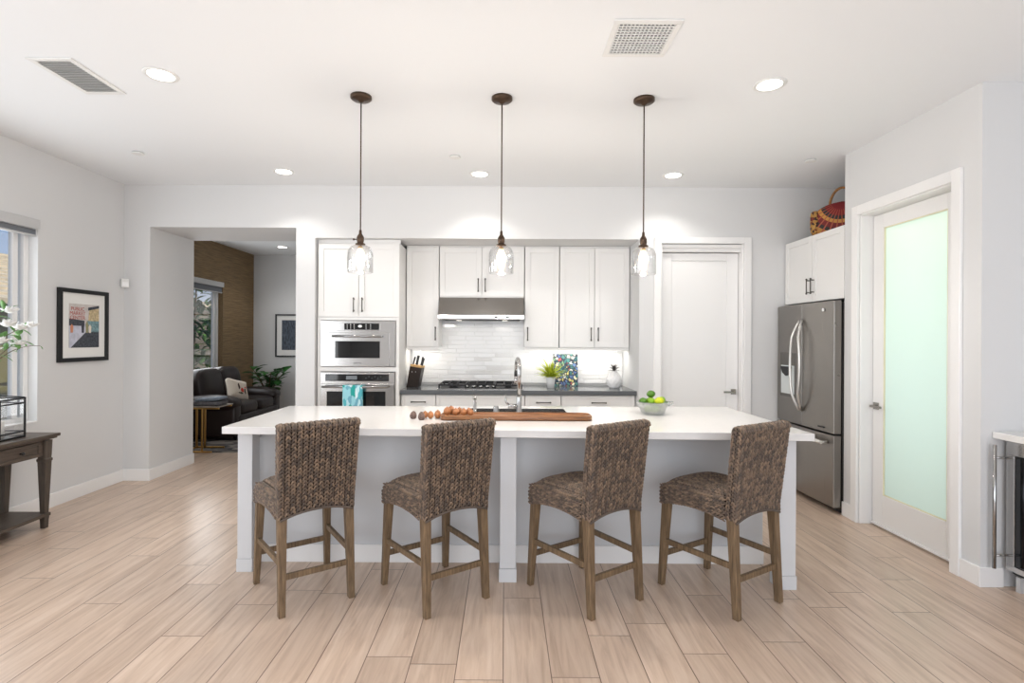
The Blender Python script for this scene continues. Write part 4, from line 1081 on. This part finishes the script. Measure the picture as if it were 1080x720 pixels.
# woven bag on top of the cabinet
bag = thing('woven_handbag', 'maroon, tan and black fan-patterned woven handbag on the cabinet above the fridge', 'bag', (3.01, 4.75, 2.3975), R(-38))
bag.scale = (1.12, 1.12, 1.12)
def bag_mat():
    m, n, l, b = base('fan_pattern_weave')
    tc = n.new('ShaderNodeTexCoord'); sp = n.new('ShaderNodeSeparateXYZ'); l.new(tc.outputs['Object'], sp.inputs[0])
    def mm(op, a, c=None, d=None):
        x = n.new('ShaderNodeMath'); x.operation = op
        for i, v in enumerate((a, c, d)):
            if v is None: continue
            if isinstance(v, (int, float)): x.inputs[i].default_value = v
            else: l.new(v, x.inputs[i])
        return x.outputs[0]
    zz = mm('SUBTRACT', 0.25, sp.outputs[2]); r2 = mm('SQRT', mm('ADD', mm('MULTIPLY', sp.outputs[0], sp.outputs[0]), mm('MULTIPLY', zz, zz)))
    ang = mm('ARCTAN2', sp.outputs[0], zz)
    ra = n.new('ShaderNodeValToRGB'); ra.color_ramp.interpolation = 'CONSTANT'; e = ra.color_ramp.elements
    e[0].color = (*lin((122, 24, 30)), 1); e[1].position = 0.42; e[1].color = (*lin((40, 44, 44)), 1)
    for p, c in ((0.53, (196, 142, 66)), (0.63, (112, 30, 30)), (0.78, (44, 42, 40)), (0.88, (176, 124, 60))): k = e.new(p); k.color = (*lin(c), 1)
    l.new(mm('MULTIPLY', r2, 3.6), ra.inputs[0])
    st = mm('GREATER_THAN', mm('SINE', mm('MULTIPLY', ang, 34.0)), 0.72); st2 = mm('MULTIPLY', st, mm('GREATER_THAN', r2, 0.07))
    mx = n.new('ShaderNodeMixRGB'); mx.inputs[2].default_value = (*lin((168, 84, 60)), 1); l.new(st2, mx.inputs[0]); l.new(ra.outputs[0], mx.inputs[1]); l.new(mx.outputs[0], b.inputs['Base Color'])
    b.inputs['Roughness'].default_value = 0.7; return m
m = MB()
def bagfn(p):
    k = 1 - 0.38 * max(0, p.z) ** 1.5; kx = 1 - 0.45 * max(0, p.z) ** 2; return Vector((p.x * kx, p.y * k, p.z + 0.10 * (1 - abs(p.x)) * max(0, p.z)))
m.superq((0, 0, 0.12), (0.21, 0.065, 0.12), 0.35, 0.45, 40, 18, None, bagfn)
bb_ = m.build('bag_body', bag_mat(), bag)
MB().superq((-0.185, 0.0, 0.10), (0.035, 0.072, 0.10), 0.6, 0.6, 20, 12).build('end_gusset', voronoi_print('tan_black_weave', [(168, 124, 62), (56, 34, 34), (180, 138, 74), (108, 38, 34)], 60, 0.8), bag)
pts = [(0.085 * math.cos(a), 0, 0.215 + 0.15 * math.sin(a)) for a in [PI * k / 20 for k in range(21)]]
MB().tube(pts, 0.010, 10).build('handle', mat('tan_wrapped_handle', (150, 104, 58), 0.6, var=0.5, vscale=70), bag)

# ================================================================== WINE FRIDGE / SIDE COUNTER
tag(B(2.865, 3.545, 1.2, 3.117, 0.872, 0.910).build('side_countertop', 'quartz', None, 0.003), 'white quartz worktop above the wine fridge at the right edge', 'countertop')
wfz = thing('wine_fridge', 'stainless framed wine fridge with dark glass under the side worktop', 'wine fridge', (2.918, 3.09, 0), -PI / 2)
WW = 0.60
B(0.0, WW, 0.045, 0.58, 0.09, 0.868).build('body', 'dgrey', wfz)
m = MB(); m.box(0.003, WW - 0.003, 0, 0.042, 0.118, 0.150).box(0.003, WW - 0.003, 0, 0.042, 0.785, 0.862).box(0.003, 0.052, 0, 0.042, 0.150, 0.785).box(WW - 0.052, WW - 0.003, 0, 0.042, 0.150, 0.785)
dd = m.build('door', 'steel', wfz, 0.002)
B(0.052, WW - 0.052, 0.006, 0.02, 0.150, 0.785).build('door_glass', 'blackglass', dd)
m = MB(); m.tube([(0.012, -0.075, 0.125), (0.012, -0.075, 0.84)], 0.0095, 12)
for z in (0.20, 0.765): m.cyl((0.012, -0.075, z), 0.006, 0.076, 'y', 10)
m.build('handle', 'chrome', wfz)
B(0.02, WW - 0.02, 0.07, 0.09, 0.0, 0.09).box(0.035, 0.06, 0.03, 0.069, 0, 0.088).build('toe_grille', 'alu', wfz)
sc = thing('base_cabinet', 'white base cabinet beside the wine fridge', 'cabinet', (2.925, 2.485, 0), -PI / 2)
B(0.0, 0.60, 0.021, 0.60, 0.10, 0.870).box(0.0, 0.6, 0.08, 0.6, 0, 0.1).build('body', 'cab', sc); d = shaker(0.594, 0.75).build('door', 'cab', sc, 0.002, (0.003, 0, 0.112)); pull(d, 0.55, 0.65)
sc2 = copy_tree(sc); sc2.location = (2.925, 1.88, 0); sc2['label'] = 'white base cabinet at the near end of the side worktop'
for k in list(sc2.children): pass

# ================================================================== LEFT WALL: picture, sensor, console, lantern, flowers
def picture(label, loc, rotz, w, h, fw, mw, art, name='framed_picture'):
    o = thing(name, label, 'picture', loc, rotz); m = MB()
    m.box(0, fw, -0.028, -0.001, 0, h).box(w - fw, w, -0.028, -0.001, 0, h).box(fw, w - fw, -0.028, -0.001, 0, fw).box(fw, w - fw, -0.028, -0.001, h - fw, h)
    m.build('frame', 'frameb', o, 0.002); B(fw, w - fw, -0.012, -0.002, fw, h - fw).build('mount', 'mat', o)
    return o
pc = picture('black framed street market print on the left wall', (XL, 4.52, 1.215), PI / 2, 0.565, 0.645, 0.036, 0.1, None)
ax0, ax1, az0, az1 = 0.115, 0.455, 0.125, 0.515
art = B(ax0, ax1, -0.0145, -0.0125, az0, az1).build('print', mat('print_paper', (206, 200, 196), 0.8, var=0.1, vscale=20), pc)
def patch(pts, mt_, par=art, y=-0.0152, name='printed_shape'):
    mm_ = MB(); mm_.prism([(ax0 + p[0] * (ax1 - ax0), az0 + p[1] * (az1 - az0)) for p in pts], 'y', y, y + 0.0006); return mm_.build(name, mt_, par)
cA = mat('print_dark', (70, 74, 82), 0.8, var=0.5, vscale=60); cB = mat('print_street', (196, 198, 212), 0.8, var=0.12, vscale=30); cC = mat('print_ochre', (196, 178, 142), 0.8, var=0.3, vscale=50); cD = mat('print_teal', (120, 150, 156), 0.8, var=0.4, vscale=50)
patch([(0, 0), (1, 0), (1, 0.55), (0, 0.55)], cB, name='printed_street'); patch([(0.05, 0), (1, 0), (1, 0.36), (0.55, 0.36)], cA, y=-0.0158, name='printed_wharf')
patch([(0, 0.5), (0.5, 0.5), (0.5, 0.62), (0, 0.66)], cA, y=-0.0158, name='printed_awning'); patch([(0.62, 0.62), (1, 0.62), (1, 0.92), (0.66, 0.88)], cC, y=-0.0158, name='printed_building'); patch([(0.55, 0.36), (1, 0.36), (1, 0.62), (0.6, 0.62)], cD, y=-0.0158, name='printed_shopfront')
patch([(0.62, 0.86), (1, 0.93), (1, 0.99), (0.62, 0.93)], cA, y=-0.0162, name='printed_roof')
for u, c, hgt in ((0.08, (206, 140, 110), 0.2), (0.44, (66, 66, 76), 0.26), (0.58, (150, 146, 110), 0.28), (0.68, (226, 214, 200), 0.2)):
    patch([(u - 0.035, 0.34), (u + 0.035, 0.34), (u + 0.05, 0.34 + hgt * 0.7), (u, 0.34 + hgt), (u - 0.05, 0.34 + hgt * 0.7)], mat('printed_coat', c, 0.8), y=-0.0168, name='printed_figure')
red = mat('print_red', (176, 70, 62), 0.8)
for i, t in enumerate(('PUBLIC', 'MARKET', 'CENTER')):
    text_mb(t, 0.046, ((ax0 + 0.27 * (ax1 - ax0)), -0.0165, az0 + (0.88 - 0.1 * i) * (az1 - az0)), (1, 0, 0), (0, 0, 1), 0.0003).build('sign_lettering', red, art)
ss = thing('motion_sensor', 'small white alarm sensor in the corner left of the lounge opening', 'sensor', (XL + 0.03, Y0 - 0.03, 1.93), R(45))
B(-0.032, 0.032, -0.03, 0.012, 0, 0.085).build('housing', 'plastic', ss, 0.006); B(-0.024, 0.024, -0.033, -0.030, 0.012, 0.052).build('lens', mat('milky_lens', (246, 246, 246), 0.3), ss, 0.002)

ct = thing('console_table', 'dark grey-brown wooden console table with drawers against the left wall', 'console table', (-3.43, 2.75, 0), PI / 2)
TL = 1.27; TD = 0.36        # local: x 0..TL away from the camera, y 0..TD towards the wall, front at y=0
m = MB(); m.box(-0.03, TL + 0.045, -0.035, TD + 0.01, 0.682, 0.705).box(-0.018, TL + 0.030, -0.022, TD + 0.004, 0.668, 0.682); m.build('tabletop', 'console', ct, 0.004)
B(0.02, TL - 0.02, 0.012, TD - 0.02, 0.545, 0.668).build('apron', 'console', ct, 0.003)
for i in range(3):
    a = 0.075 + i * (TL - 0.15) / 3; b2 = a + (TL - 0.15) / 3 - 0.035; a += 0.0
    d = panel_mesh(b2 - a, 0.100, 0.014, 0.022, 0.020, 0.020, 0.006).build('drawer', 'console', ct, 0.002, (a + 0.018, -0.003, 0.556))
    MB().lathe([(0.006, 0), (0.005, 0.014), (0.012, 0.02), (0.012, 0.026), (0.0, 0.029)], n=14).xf(Matrix.Rotation(PI / 2, 4, 'X')).build('knob', 'frameb', d, 0, ((b2 - a) / 2, -0.0, 0.05))
for x in (0.028, TL - 0.028):
    for y in (0.026, TD - 0.032):
        m = MB(); 
        def sq(h, z): return [(x - h, y - h, z), (x + h, y - h, z), (x + h, y + h, z), (x - h, y + h, z)]
        prof = [(0.017, 0), (0.019, 0.06), (0.021, 0.08), (0.018, 0.1), (0.030, 0.50), (0.034, 0.505), (0.034, 0.52), (0.028, 0.528), (0.030, 0.545), (0.033, 0.66)]
        vs = [p for h_, z_ in prof for p in sq(h_, z_)]; fs = [(3, 2, 1, 0), tuple(len(vs) - 4 + k for k in range(4))]
        for i in range(len(prof) - 1):
            for k in range(4): fs.append((i * 4 + k, i * 4 + (k + 1) % 4, i * 4 + 4 + (k + 1) % 4, i * 4 + 4 + k))
        m.add(vs, fs).build('leg', 'consolez', ct, 0.002)
B(0.0, TL - 0.0, 0.0, TD - 0.01, 0.088, 0.112).build('lower_shelf', 'console', ct, 0.003)

ln = thing('lantern', 'black metal lantern with glass sides on the console table', 'lantern', (-3.60, 3.765, 0.7055), R(4))
m = MB(); a = 0.105; H_ = 0.29; t = 0.005
for sx in (-1, 1):
    for sy in (-1, 1): m.box(sx * a - t, sx * a + t, sy * a - t, sy * a + t, 0, H_)
for z in (0.008, 0.045, H_ - 0.04, H_ - 0.006):
    for s in (-1, 1): m.box(-a, a, s * a - t, s * a + t, z - t, z + t).box(s * a - t, s * a + t, -a, a, z - t, z + t)
m.build('frame', 'frameb', ln)
for s in (-1, 1):
    B(-a, a, s * a - 0.001, s * a + 0.001, 0.01, H_ - 0.01).build('glass_side', 'glass', ln); B(s * a - 0.001, s * a + 0.001, -a, a, 0.01, H_ - 0.01).build('glass_side', 'glass', ln)
B(-a + t, a - t, -a + t, a - t, 0.002, 0.008).build('base_plate', 'frameb', ln)
m = MB()
for k in range(4):
    c, s = [(1, 1), (1, -1), (-1, -1), (-1, 1)][k]; m.tube([(c * a, s * a, H_), (c * 0.01, s * 0.01, H_ + 0.02)], 0.004, 6)
m.tube([(0, 0, H_ + 0.01), (0, 0, H_ + 0.03)], 0.006, 8).superq((0, 0, H_ + 0.036), (0.014,) * 3, 1, 1, 12, 8).build('finial', 'frameb', ln)
tag(MB().lathe([(0.0, 0), (0.04, 0), (0.04, 0.115), (0.036, 0.12), (0.0, 0.117)]).build('pillar_candle', 'candle', None, 0, (-3.60, 3.765, 0.7145)), 'white pillar candle inside the black lantern', 'candle')

def leaf_mesh(mb, base_p, d, up, L, wdt, droop=0.3, nseg=6, shape=1.0):
    """curved leaf with a real fold, two-sided with slight thickness"""
    d = Vector(d).normalized(); up = Vector(up); sd_ = d.cross(up)
    if sd_.length < 1e-3: sd_ = Vector((1, 0, 0))
    sd_.normalize(); up = sd_.cross(d).normalized(); rows = []
    for i in range(nseg + 1):
        u = i / nseg; w_ = wdt * (math.sin(PI * min(1, u ** shape * 0.97 + 0.015)) ** 0.8); p = Vector(base_p) + d * (L * u) - up * (droop * L * u * u)
        rows.append((p - sd_ * w_ / 2 + up * w_ * 0.12, p, p + sd_ * w_ / 2 + up * w_ * 0.12))
    vs = [v for r_ in rows for v in r_] + [v - up * 0.0015 for r_ in rows for v in r_]; o = (nseg + 1) * 3; fs = []
    for i in range(nseg):
        for k in range(2):
            a = i * 3 + k; fs.append((a, a + 1, a + 4, a + 3)); fs.append((o + a, o + a + 3, o + a + 4, o + a + 1))
        fs.append((i * 3, i * 3 + 3, o + i * 3 + 3, o + i * 3)); fs.append((i * 3 + 2, o + i * 3 + 2, o + i * 3 + 5, i * 3 + 5))
    mb.add(vs, fs, True)
# flower arrangement (vase outside the frame, blooms reach in)
fl = thing('flower_arrangement', 'white magnolia blossoms and budding twigs above the console table', 'flowers', (-3.62, 3.50, 0.7055))
MB().lathe([(0.0, 0), (0.055, 0), (0.075, 0.06), (0.07, 0.16), (0.04, 0.22), (0.045, 0.25), (0.041, 0.25), (0.036, 0.22), (0.0, 0.20)]).build('vase', 'white', fl)
tw1, lf, pt, tw2 = MB(), MB(), MB(), MB(); rn = random.Random(5)
def bez(p0, p1, p2, n=10): return [Vector(p0) * (1 - t) ** 2 + Vector(p1) * 2 * t * (1 - t) + Vector(p2) * t * t for t in [i / n for i in range(n + 1)]]
branches = [((0.0, 0.20, 0.75), (0.02, 0.50, 0.80)), ((0.02, 0.25, 0.70), (0.05, 0.58, 0.66)), ((0.0, 0.18, 0.85), (0.0, 0.34, 0.92)), ((0.03, 0.2, 0.6), (0.06, 0.40, 0.70)), ((-0.02, 0.1, 0.9), (-0.05, 0.15, 1.0)), ((0.05, -0.1, 0.7), (0.08, -0.25, 0.85))]
for j, (p1, p2) in enumerate(branches):
    q = bez((0, 0, 0.2), p1, p2, 12); tw1.tube(q, [0.005 - 0.003 * i / 12 for i in range(13)], 7)
    for i in range(5, 13):
        for s in range(1 if j in (1,) else 2):
            d = Vector((rn.uniform(-1, 1), rn.uniform(-0.4, 1), rn.uniform(-0.5, 0.8))); small = (j == 1)
            leaf_mesh(lf, q[i], d, (0, 0, 1), 0.032 if small else rn.uniform(0.05, 0.085), 0.014 if small else rn.uniform(0.025, 0.045), 0.2)
def bloom(c, r):
    r *= 1.3
    for ring, (nn, el, k) in enumerate(((6, 0.25, 1.0), (5, 0.8, 0.8), (3, 1.3, 0.55))):
        for i in range(nn):
            a = 2 * PI * i / nn + ring; d = Vector((math.cos(a) * math.cos(el), math.sin(a) * math.cos(el), math.sin(el))); leaf_mesh(pt, c, d, (0, 0, 1), r * k, r * 0.62 * k, -0.3, 5, 1.0)
for c, r in (((0.02, 0.36, 0.90), 0.055), ((0.05, 0.31, 0.80), 0.06), ((0.04, 0.42, 0.78), 0.05), ((0.03, 0.28, 0.68), 0.055), ((0.06, 0.38, 0.66), 0.05), ((0.02, 0.53, 0.80), 0.05), ((0, 0.2, 0.85), 0.055), ((0.03, 0.22, 0.62), 0.05)): bloom(Vector(c), r)
tw1.build('twigs', 'twig', fl); lf.build('leaves', 'leafl', fl); pt.build('blossoms', 'petal', fl)

# ================================================================== BACK COUNTER ITEMS
kbz = thing('knife_block', 'dark wooden knife block leaning at the left end of the back counter', 'knife block', (-0.965, 5.74, 0.9145), R(-8))
MB().prism([(-0.085, 0.0), (0.045, 0.0), (0.085, 0.205), (-0.045, 0.225)], 'y', -0.055, 0.055).build('block', 'knifeblock', kbz, 0.004)
MB().prism([(-0.045, 0.2255), (0.085, 0.2055), (0.0895, 0.227), (-0.041, 0.247)], 'y', -0.055, 0.055).build('pale_top', 'beech', kbz, 0.002)
m = MB(); 
for x in (-0.02, 0.02): m.cyl((x, -0.058, 0.165), 0.006, 0.003, 'y', 10)
m.build('stud', 'chrome', kbz)
rot = Matrix.Rotation(R(-8), 3, 'Z')
for i, (dx, dy, hgt) in enumerate(((-0.028, -0.02, 0.085), (-0.008, 0.02, 0.10), (0.014, -0.02, 0.105), (0.048, 0.015, 0.095), (0.070, -0.02, 0.085))):
    kx = rot @ Vector((dx + 0.01, dy, 0)); z0 = 0.2445 - (dx + 0.041) * 0.155 + 0.9145
    kn = thing('kitchen_knife', ['knife at the far left of the knife block', 'second knife from the left in the knife block', 'tallest middle knife of the knife block', 'second knife from the right in the knife block', 'knife at the far right of the knife block'][i] + ', black handle', 'knife', (-0.965 + kx.x, 5.74 + kx.y, z0))
    MB().hexa([(-0.008, -0.006, 0.002), (0.008, -0.006, 0.002), (0.008, 0.006, 0.002), (-0.008, 0.006, 0.002)], [(0.012, -0.005, hgt), (0.030, -0.005, hgt - 0.006), (0.030, 0.005, hgt - 0.006), (0.012, 0.005, hgt)]).build('handle', 'black', kn, 0.003)
    MB().box(-0.007, 0.007, -0.002, 0.002, 0.0, 0.004).build('bolster', 'chrome', kn)

pp = thing('potted_plant', 'small lime-green grassy plant in a white pot on the back counter', 'potted plant', (0.495, 5.70, 0.9145))
MB().lathe([(0.0, 0), (0.038, 0), (0.048, 0.10), (0.050, 0.118), (0.046, 0.118), (0.043, 0.10), (0.0, 0.098)]).build('pot', 'white', pp)
m = MB(); rn = random.Random(2)
for i in range(120):
    a = rn.uniform(0, 2 * PI); e = rn.uniform(0.25, 1.35); L = rn.uniform(0.11, 0.21); d = Vector((math.cos(a) * math.cos(e), math.sin(a) * math.cos(e), math.sin(e)))
    leaf_mesh(m, (rn.uniform(-0.02, 0.02), rn.uniform(-0.02, 0.02), 0.10 + rn.uniform(0, 0.03)), d, (0, 0, 1), L, 0.016, 0.25, 4)
m.build('grass_blades', 'leafy', pp)
pa = thing('canvas_painting', 'small colourful abstract floral canvas leaning on the backsplash', 'painting', (0.545, 5.925, 0.9148))
cv = MB().box(0, 0.275, 0, 0.018, 0, 0.36); cv.xf(Matrix.Rotation(R(-9), 4, 'X')); cv.build('canvas', voronoi_print('painted_petals', [(50, 112, 112), (226, 222, 190), (78, 100, 146), (36, 88, 94), (214, 204, 124), (112, 158, 116), (168, 76, 72), (66, 124, 120), (222, 222, 214), (96, 122, 166), (48, 104, 106), (206, 210, 200)], 34, 0.6, (1, 1, 0.8), (34, 40, 58), 0.05), pa)
pi = thing('ceramic_pineapple', 'white ceramic pineapple with silver crown on the back counter', 'ornament', (1.178, 5.72, 0.9145))
m = MB(); nu, nv = 40, 22; vs = []
for i in range(nv + 1):
    u = i / nv; z = 0.182 * u; r = 0.080 * (math.sin(PI * (0.16 + 0.78 * u)) ** 0.75)
    for k in range(nu):
        a = 2 * PI * k / nu; rr = r * (1 + 0.045 * math.cos(10 * a + 16 * u) + 0.045 * math.cos(10 * a - 16 * u)); vs.append((rr * math.cos(a), rr * math.sin(a), z))
fs = [tuple(range(nu))[::-1], tuple(nv * nu + k for k in range(nu))]
for i in range(nv):
    for k in range(nu): fs.append((i * nu + k, i * nu + (k + 1) % nu, (i + 1) * nu + (k + 1) % nu, (i + 1) * nu + k))
m.add(vs, fs, True); m.build('body', 'white', pi)
m = MB(); rn = random.Random(9)
for ring, (nn, e, L) in enumerate(((8, 0.5, 0.06), (7, 0.95, 0.075), (5, 1.35, 0.085))):
    for i in range(nn):
        a = 2 * PI * i / nn + ring * 0.4; leaf_mesh(m, (0, 0, 0.182), (math.cos(a) * math.cos(e), math.sin(a) * math.cos(e), math.sin(e)), (0, 0, 1), L, 0.024, 0.35, 5)
m.build('crown', mat('antique_silver', (130, 126, 124), 0.35, 0.8), pi)

# ================================================================== LOUNGE
sf = thing('loveseat_sofa', 'dark brown leather two-seat sofa with rolled arms in the lounge', 'sofa', (-4.60, 7.30, 0.0095), PI / 2)
# local: x 0..1.62 away from the camera; y: front -0.90 .. back 0 at the wall
SL = 1.55
MB().superq((SL / 2, -0.47, 0.22), (SL / 2 - 0.06, 0.43, 0.13), 0.25, 0.2, 40, 14).build('base', 'leather', sf)
for i in range(2):
    cx = 0.22 + (SL - 0.44) * (0.25 + 0.5 * i)
    MB().superq((cx, -0.53, 0.40), ((SL - 0.44) / 4 + 0.01, 0.35, 0.105), 0.45, 0.3, 36, 16).build('seat_cushion', 'leather', sf)
    MB().superq((cx, -0.20, 0.70), ((SL - 0.40) / 4 + 0.035, 0.15, 0.27), 0.5, 0.5, 36, 16, Matrix.Rotation(R(-10), 3, 'X')).build('back_cushion', 'leather', sf)
MB().superq((SL / 2, -0.11, 0.50), (SL / 2 - 0.05, 0.10, 0.38), 0.3, 0.3, 40, 14).build('back_frame', 'leather', sf)
for s in (0, 1):
    x = 0.13 if s == 0 else SL - 0.13
    m = MB(); m.superq((x, -0.47, 0.50), (0.135, 0.42, 0.125), 0.85, 0.35, 30, 16).superq((x, -0.47, 0.28), (0.10, 0.41, 0.24), 0.2, 0.25, 30, 12); m.build('arm', 'leather', sf)
for x in (0.12, SL - 0.12):
    for y in (-0.84, -0.08): MB().lathe([(0.022, 0.0), (0.032, 0.06), (0.030, 0.11)], (x, y, 0)).build('foot', 'frameb', sf)
cu = MB(); 
def pilf(p): return Vector((p.x * (1 + 0.12 * abs(p.z) ** 2), p.y * (1 - 0.75 * max(abs(p.x), abs(p.z)) ** 3), p.z * (1 + 0.12 * abs(p.x) ** 2)))
cu.superq((0, 0, 0), (0.20, 0.075, 0.15), 0.4, 0.4, 40, 22, None, pilf)
pw = cu.build('throw_pillow', blobs_mat('cream_floral_print', (218, 206, 190), [(0.03, -0.05, -0.02, 0.035, 0.2, 0.035, (196, 60, 44)), (-0.03, -0.05, 0.03, 0.018, 0.2, 0.05, (70, 50, 44)), (0.09, -0.05, -0.03, 0.02, 0.2, 0.045, (60, 50, 46)), (0.11, -0.05, 0.03, 0.03, 0.2, 0.012, (196, 60, 44)), (0.0, -0.05, -0.07, 0.05, 0.2, 0.012, (80, 80, 60))], 0.8, 0.02), None, 0, (-4.02, 7.98, 0.655))
pw.rotation_euler = (R(-22), R(14), R(75)); tag(pw, 'cream throw pillow with red flower print on the leather sofa', 'pillow')

stb = thing('side_table', 'brass side table with stone top beside the sofa', 'side table', (-3.72, 6.72, 0.0095))
B(-0.28, 0.20, -0.17, 0.17, 0.560, 0.575).build('tabletop', mat('grey_stone_top', (150, 140, 130), 0.2, var=0.3, vscale=12), stb, 0.003)
m = MB(); t = 0.011
for x in (-0.26, -0.155): 
    for y in (-0.15, 0.15): m.box(x - t, x + t, y - t, y + t, 0, 0.56)
m.box(-0.27, 0.19, -0.161, -0.139, 0.538, 0.5595).box(-0.27, 0.19, 0.139, 0.161, 0.538, 0.5595).box(-0.27, 0.10, -0.161, -0.139, 0, 0.02).box(-0.27, 0.10, 0.139, 0.161, 0, 0.02).box(-0.27, -0.248, -0.15, 0.15, 0, 0.02)
m.box(-0.03, -0.012, -0.159, -0.141, 0.02, 0.54).build('frame', 'gold', stb, 0.002)
bk = thing('folded_throw', 'folded grey patterned throw on the brass side table', 'throw', (-3.74, 6.72, 0.585))
MB().superq((0, 0, 0.028), (0.20, 0.14, 0.028), 0.35, 0.4, 36, 10).build('lower_fold', mat('grey_knit', (96, 94, 96), 0.9, var=0.4, vscale=30), bk)
MB().superq((0.03, -0.0, 0.074), (0.165, 0.125, 0.018), 0.35, 0.4, 36, 10, Matrix.Rotation(R(-4), 3, 'Y')).build('upper_fold', mat('blue_grey_knit', (120, 130, 142), 0.85, var=0.3, vscale=30), bk)
tag(B(-4.5, -3.05, 6.62, 9.1, 0.0005, 0.009).build('area_rug', 'rug'), 'dark grey patterned rug under the sofa and side table', 'rug')
bpy.data.objects['area_rug'].location = (0, 0, 0)
pf = thing('potted_tree', 'leafy fiddle-leaf plant in a pot beyond the sofa arm', 'potted plant', (-4.12, 9.25, 0))
MB().lathe([(0.0, 0), (0.13, 0), (0.17, 0.30), (0.175, 0.32), (0.16, 0.32), (0.15, 0.29), (0.0, 0.28)]).build('pot', mat('charcoal_planter', (66, 64, 62), 0.6), pf)
m = MB(); lfm = MB(); rn = random.Random(21)
for j in range(6):
    a = j * 1.05; q = bez((0, 0, 0.28), (0.05 * math.cos(a), 0.05 * math.sin(a), 0.6), (0.26 * math.cos(a), 0.22 * math.sin(a), rn.uniform(0.78, 0.98)), 8)
    m.tube(q, [0.012 - 0.0008 * i for i in range(9)], 7)
    for i in range(3, 9):
        for s in range(2):
            b2 = rn.uniform(0, 6.28); e = rn.uniform(-0.1, 0.9); leaf_mesh(lfm, q[i], (math.cos(b2) * math.cos(e), math.sin(b2) * math.cos(e), math.sin(e)), (0, 0, 1), rn.uniform(0.16, 0.24), rn.uniform(0.10, 0.15), 0.35, 6, 1.5)
m.build('stems', 'stem', pf); lfm.build('leaves', 'leaf', pf)
pc2 = picture('black framed dark print on the far lounge wall', (-4.24, 9.82, 1.08), 0, 0.62, 0.79, 0.028, 0.1, None)
B(0.12, 0.50, -0.0145, -0.0125, 0.13, 0.68).build('print', mat('dark_blue_grey_print', (74, 82, 94), 0.7, var=0.6, vscale=9, stretch=(6, 1, 1.5)), pc2)

# ================================================================== OUTSIDE
gd = tag(B(-30, -3.99, -12, 24, -0.18, -0.08).build('ground', 'concrete'), kind='structure')
nh = thing('neighbour_house', 'olive neighbouring house with sand tiled roof outside the kitchen window', 'house', (-8.2, 8.0, -0.08))
B(-6, 0, -7, 9, 0, 2.05).build('wall', 'olive', nh)
m = MB()
for yy in (-5, -2.2, 0.6, 3.4):
    for zz in (0.1, 0.75, 1.4): m.box(0.001, 0.03, yy - 1.2, yy + 1.2, zz, zz + 0.6)
m.build('garage_panel', mat('olive_door_panel', (122, 114, 66), 0.65), nh, 0.01)
rfm = MB(); nr = 14
for i in range(nr):
    x0 = 0.5 - i * 0.48; z0 = 2.02 + i * 0.13; rfm.hexa([(x0 - 0.55, -7.4, z0 + 0.12), (x0, -7.4, z0), (x0, 9.4, z0), (x0 - 0.55, 9.4, z0 + 0.12)], [(x0 - 0.55, -7.4, z0 + 0.19), (x0, -7.4, z0 + 0.09), (x0, 9.4, z0 + 0.09), (x0 - 0.55, 9.4, z0 + 0.19)])
rfm.build('roof', 'rooftile', nh)
fe = thing('garden_fence', 'grey horizontal board fence outside the lounge window', 'fence', (-6.6, 11.5, -0.08))
for i in range(14): B(-0.03, 0.0, -4, 6, 0.02 + i * 0.15, 0.155 + i * 0.15).build('board', 'fence', fe)
for y in (-3.9, -1.5, 1, 3.5, 5.9): B(-0.12, -0.031, y - 0.05, y + 0.05, 0, 2.15).build('post', 'fence', fe)
hm = MB(); rn = random.Random(4)
for i in range(1500):
    p = Vector((max(-0.5, rn.gauss(0, 0.22)), rn.uniform(-2.2, 1.6), rn.uniform(0.3, 3.2))); a = rn.uniform(0, 6.28); e = rn.uniform(-0.6, 1); leaf_mesh(hm, p, (math.cos(a) * math.cos(e), math.sin(a) * math.cos(e), math.sin(e)), (0, 0, 1), 0.22, 0.10, 0.3, 3)
hd_ = thing('garden_shrub', 'tall green shrub seen through the lounge window', 'shrub', (-5.75, 10.0, -0.08))
hm.build('foliage', 'hedge', hd_)
m = MB()
for y in (-1.5, -0.3, 0.9): m.tube([(0, y, 0), (0.05, y + 0.1, 2.4)], [0.04, 0.015], 7)
m.build('stems', 'stem', hd_)
